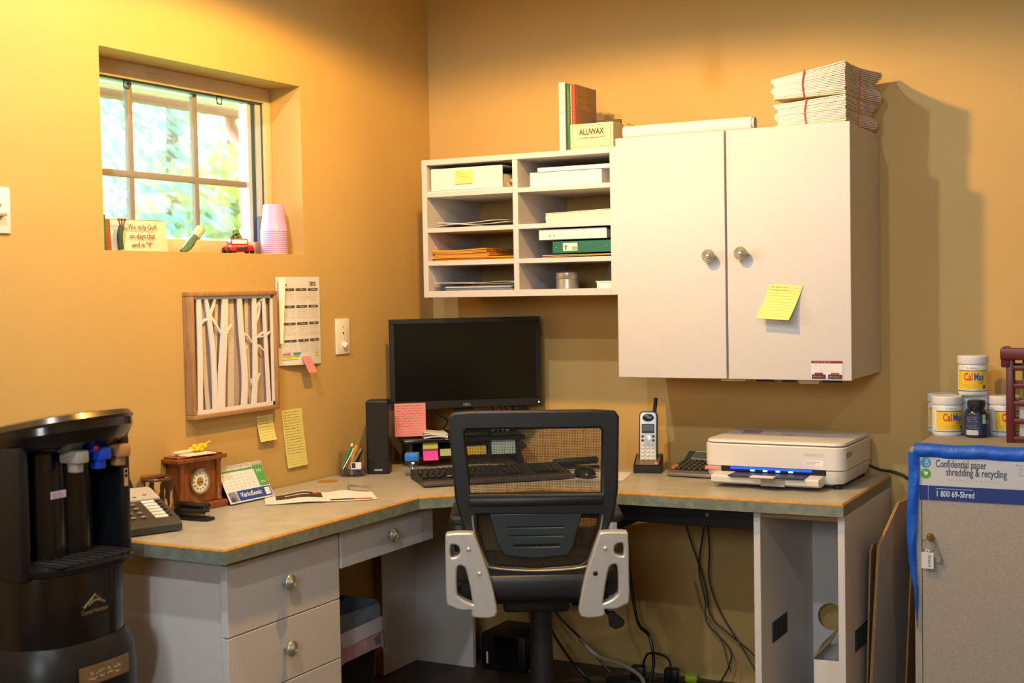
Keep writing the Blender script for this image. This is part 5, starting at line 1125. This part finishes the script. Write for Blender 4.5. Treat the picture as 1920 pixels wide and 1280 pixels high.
tub('white tub standing behind the dark bottle', 1.885, -.093, BZ, 1.5)
tub('white CalMax tub between the dark bottle and burgundy rack', 1.969, -.113, BZ, .55)
tub('white CalMax tub perched on top of the other tubs', 1.884, -.118, BZ+.1142, .15)
t = thing('supplement_bottle', 'dark navy supplement bottle with black cap between the tubs', 'bottle', (1.903, -.182, BZ), rz=.45)
q = MB(); q.lathe([(.030, 0), (.033, .003), (.033, .068), (.028, .078), (.022, .082), (.021, .085)], n=32); q.build('bottle_body', mat('navy_bottle', '#161a30', .2, coat=.3), t)
q = MB(); q.lathe([(.0235, .084), (.0245, .086), (.0245, .102), (.022, .104), (.001, .104)], n=32); q.build('cap', mat('cap_black', '#1c1c22', .5, bump=.3, bs=300), t)
arc(.0334, .008, .066, -80, 80, mat('bottle_label', '#223a6a', .4, col2='#2b2f44', vs=30), 'label', t); arc(.0338, .040, .066, 12, 30, mat('label_mint', '#a8c4b0', .4), 'label_bar', t, 6); arc(.0338, .008, .022, -70, -8, mat('label_silver', '#b9bcc8', .4), 'label_panel', t)
text('FOCUS', .013, SP, t, (0, 0, .040), (R90, 0, .62), bend=.0342, fit=.026);
lb_ = print_lines(-.036, .002, (.058, .052, .046, .034, .028), .003, 76, SP, .0005, t)
for v in lb_.data.vertices: v.co = Vector((.0342*math.sin(v.co.x/.033), v.co.y, .0342*math.cos(v.co.x/.033)))
# burgundy letter rack
t = thing('letter_rack', 'burgundy slatted letter rack with green and white papers', 'rack', (2.108, -.236, BZ), rz=.10)
BUR = mat('burgundy_plastic', '#5a1a22', .4)
for x in (-.105, .10):
    q = MB(); q.rbox(x-.010, x+.010, -.055, -.040, 0, .245, .004); q.build('upright', BUR, t); q = MB(); q.rbox(x-.010, x+.010, .055, .070, 0, .245, .004); q.build('upright', BUR, t)
for z, h in ((.004, .014), (.052, .014), (.100, .014), (.148, .014), (.196, .014)):
    q = MB(); q.rbox(-.105, .10, -.053, -.043, z, z+h, .003); q.build('slat', BUR, t); q = MB(); q.rbox(-.105, .10, .058, .068, z, z+h, .003); q.build('slat', BUR, t)
q = MB(); q.rbox(-.130, .115, -.066, -.036, .225, .258, .006); q.build('top_lip', BUR, t); q = MB(); q.rbox(-.11, .105, -.05, .065, 0, .006, .002, 1); q.build('rack_floor', BUR, t)
q = MB(); q.rbox(-.128, -.105, -.060, .07, .205, .258, .005); q.build('end_lip', BUR, t)
q = MB(); q.rbox(-.075, .09, .0, .004, .007, .250, .001, 1); tag(q.build('green_folder', mat('folder_green', '#138a3c', .6), None, (2.108, -.236, BZ), (0, 0, .10)), 'bright green folder standing in the burgundy rack', 'folder')
for k2 in range(4):
    q = MB(); q.box(-.082, .09, -.010-.005*k2, -.008-.005*k2, .007, .112-.006*k2); tag(q.build('envelope', PAPER, None, (2.108, -.236, BZ), (0, 0, .10)), ('white envelope against the green folder in the rack', 'second white envelope in the burgundy rack', 'third white envelope in the burgundy rack', 'front white envelope in the burgundy rack')[k2], 'envelope')
q = MB(); q.box(-.045, .08, .02, .022, .0, .262); tag(q.build('cream_card', CREAMP, None, (2.108, -.236, BZ+.007), (0, 0, .10)), 'cream card sticking up behind the green folder', 'card')
MB().box(.0, .03, -.0305, -.0295, .075, .085).build('red_stamp', RED, t)

# cardboard leaning in the gap between desk and console
KR = mat('cardboard', '#a07a4c', .8, var=.12, vs=40); KF = mat('cardboard_face', '#b3aaa4', .7, var=.05, vs=20)
def leaning(label, base, top, y0, y1, z1, th, m, cut, k):
    t = thing('cardboard_sheet', label, 'cardboard', (0, 0, 0), group='cardboard sheets in the gap')
    X_ = lambda y, z: base+(top-base)*z/z1+k*(y-y0)
    P = [(y0, 0), (y1, 0), (y1, z1), (y0+cut[0], z1), (y0, z1-cut[1])]
    P = [(X_(y, z), y, z) for y, z in P]; D_ = Vector((-th, th*k, 0)); n = len(P)
    q = MB(); q.add(P+[tuple(Vector(p)+D_) for p in P], [tuple(range(n)), tuple(range(2*n-1, n-1, -1))]+[((i+1) % n, i, n+i, n+(i+1) % n) for i in range(n)]); q.build('board', m, t)
    q = MB(); E_ = [P[0], P[4], P[3], P[2]]; O_ = Vector((0, -.0008, .0006))
    for a, b_ in zip(E_[:-1], E_[1:]): q.add([tuple(Vector(a)+O_), tuple(Vector(b_)+O_), tuple(Vector(b_)+O_+D_), tuple(Vector(a)+O_+D_)], [(0, 1, 2, 3)])
    q.build('corrugated_edge', KR, t)
leaning('thin brown cardboard sheet leaning against the desk end', 1.638, 1.656, -.40, -.06, .56, .004, KR, (.02, .02), .03)
leaning('thick pale faced cardboard box flattened beside the console', 1.650, 1.690, -.42, -.10, .665, .008, KF, (.14, .10), .13)
leaning('narrow brown cardboard strip deepest in the gap', 1.722, 1.755, -.30, -.08, .690, .004, KR, (.02, .02), .03)

# ================================================================== under the desk
t = thing('waste_bin', 'black waste bin lined with a blue grey bag under the drawer', 'bin', (.268, -1.050, 0), rz=math.radians(90)); t.scale = (1, 1, 1.1)
def rr(w, h, r, z): return [(x, y, z) for x, y in rrect(w, h, r, 5)]
q = MB(); q.rings([rr(.20, .17, .04, 0), rr(.26, .225, .05, .335), rr(.252, .217, .048, .335), rr(.20, .165, .04, .012)]); q.build('bin_body', BLACK, t)
rnd = random.Random(4)
def wav(w, h, r, z, amp, ph): return [(x*(1+amp*math.sin(i*1.7+ph)), y*(1+amp*math.sin(i*2.1+ph)), z+amp*.25*math.sin(i*1.3+ph)) for i, (x, y) in enumerate(rrect(w, h, r, 5))]
q = MB(); q.rings([wav(.275, .24, .05, .262, .02, 1), wav(.272, .237, .05, .30, .012, 2), wav(.268, .234, .05, .352, .008, 0), wav(.255, .22, .05, .365, .008, 0), wav(.235, .20, .05, .350, .012, 3), wav(.20, .17, .04, .28, .03, 1)], caps=False); q.build('liner_bag', mat('liner_blue', '#5d6a76', .4, var=.2, vs=30), t)
q = MB(); q.rings([wav(.284, .248, .05, .245, .03, 4), wav(.280, .244, .05, .275, .02, 5), wav(.277, .242, .05, .305, .012, 1)], caps=False); q.build('pink_liner', mat('liner_pink', '#a98488', .5, var=.2, vs=40), t)
q = MB(); q.rings([wav(.281, .245, .05, .290, .02, 2), wav(.279, .243, .05, .325, .012, 3)], caps=False); q.build('white_liner', mat('liner_white', '#b9b6c0', .5), t)
t = thing('computer_tower', 'small black computer case on the floor behind the chair', 'computer', (.372, -.125, 0), rz=.0)
q = MB(); q.rbox(-.085, .085, -.08, .11, 0, .125, .006); q.build('case', BLACK, t); q = MB(); q.box(-.062, -.056, -.0815, -.080, .022, .062); q.build('label', PAPER, t); q = MB(); q.rbox(-.03, .06, -.083, -.08, .03, .12, .002, 1); q.build('front_panel', GLOSSB, t)
t = thing('power_strip', 'black power strip lying on the floor under the desk', 'power strip', (.93, -.18, 0), rz=.15)
q = MB(); q.rbox(-.17, .17, -.028, .028, 0, .035, .006); q.build('housing', BLACK, t)
for k in range(5): q = MB(); q.rbox(-.125+.055*k-.016, -.125+.055*k+.016, -.016, .016, .034, .037, .002, 1); q.build('socket', DARK, t)
for x in (-.07, .04): q = MB(); q.rbox(x-.022, x+.022, -.02, .02, .037, .075, .005); q.build('plug', BLACK, t)
q = MB(); q.rbox(.085, .125, -.02, .02, .037, .06, .006); q.build('lime_plug', mat('lime', '#a6c21e', .5), t)
cables = [('dark cable hanging down the wall, nearest the chair', [(.97, -.09, .62), (.99, -.07, .50), (1.03, -.05, .36), (1.045, -.05, .30), (1.06, -.05, .22), (1.12, -.05, .17), (1.22, -.06, .10), (1.30, -.08, .0)], .0028, BLACK),
 ('dark cable looping away from the wall under the rail', [(1.075, -.09, .62), (1.035, -.06, .47), (1.02, -.05, .37), (1.04, -.05, .27), (1.05, -.06, .20), (1.13, -.06, .11), (1.09, -.09, .0)], .0026, BLACK),
 ('dark cable running straight down beside the looping one', [(1.06, -.09, .62), (1.06, -.06, .45), (1.055, -.05, .34), (1.09, -.05, .24), (1.17, -.05, .12), (1.25, -.07, .0)], .0026, BLACK),
 ('thin tan cable low on the wall under the desk', [(1.00, -.04, .33), (1.02, -.03, .24), (1.05, -.03, .20), (1.09, -.03, .13), (1.11, -.03, .05)], .0018, mat('cable_tan', '#8a6a3a', .6)),
 ('grey white cable arching over the floor beside the chair column', [(.66, -.20, .14), (.74, -.24, .105), (.83, -.25, .09), (.90, -.26, .06), (.925, -.27, .0)], .0065, mat('cable_grey', '#9a948c', .5)),
 ('thick black cable looping over the power strip', [(.78, -.10, .50), (.80, -.09, .30), (.83, -.11, .19), (.88, -.14, .16), (.91, -.18, .08), (.90, -.22, .0)], .0055, BLACK),
 ('black cable looped above the lime plug', [(.86, -.16, .04), (.90, -.20, .12), (.97, -.20, .11), (.97, -.21, .04), (.90, -.22, .03)], .0035, BLACK),
 ('black cable trailing along the floor to the open cabinet', [(1.0, -.16, .03), (1.10, -.20, .02), (1.22, -.22, .008), (1.36, -.24, .006)], .0045, BLACK),
 ('tan cable dropping behind the left arm of the chair', [(.40, -.10, .48), (.415, -.12, .30), (.45, -.16, .22), (.48, -.20, .17)], .0035, MATS['cable_tan']),
 ('black cable dropping behind the left arm of the chair', [(.46, -.08, .62), (.47, -.10, .36), (.50, -.14, .20), (.60, -.18, .08), (.70, -.2, .0)], .0045, BLACK),
 ('black cable sagging behind the chair seat', [(.42, -.06, .62), (.44, -.08, .38), (.52, -.12, .22), (.64, -.14, .12), (.75, -.16, .03)], .004, BLACK),
 ('pale cable hanging just left of the chair column', [(.60, -.08, .50), (.61, -.10, .36), (.63, -.12, .26)], .003, mat('cable_pale', '#b09a80', .5)),
 ('coiled olive cable on the floor beside the computer case', [(.50, -.26, .03), (.54, -.28, .06), (.58, -.27, .03), (.55, -.24, .02), (.51, -.25, .05), (.57, -.29, .02)], .003, mat('cable_olive', '#6a7040', .5))]
for lb, pts, r_, m_ in cables: tag(MB().tube(pts, r_, 8, 8).build('cable', m_), lb, 'cable', 'cables under the desk')
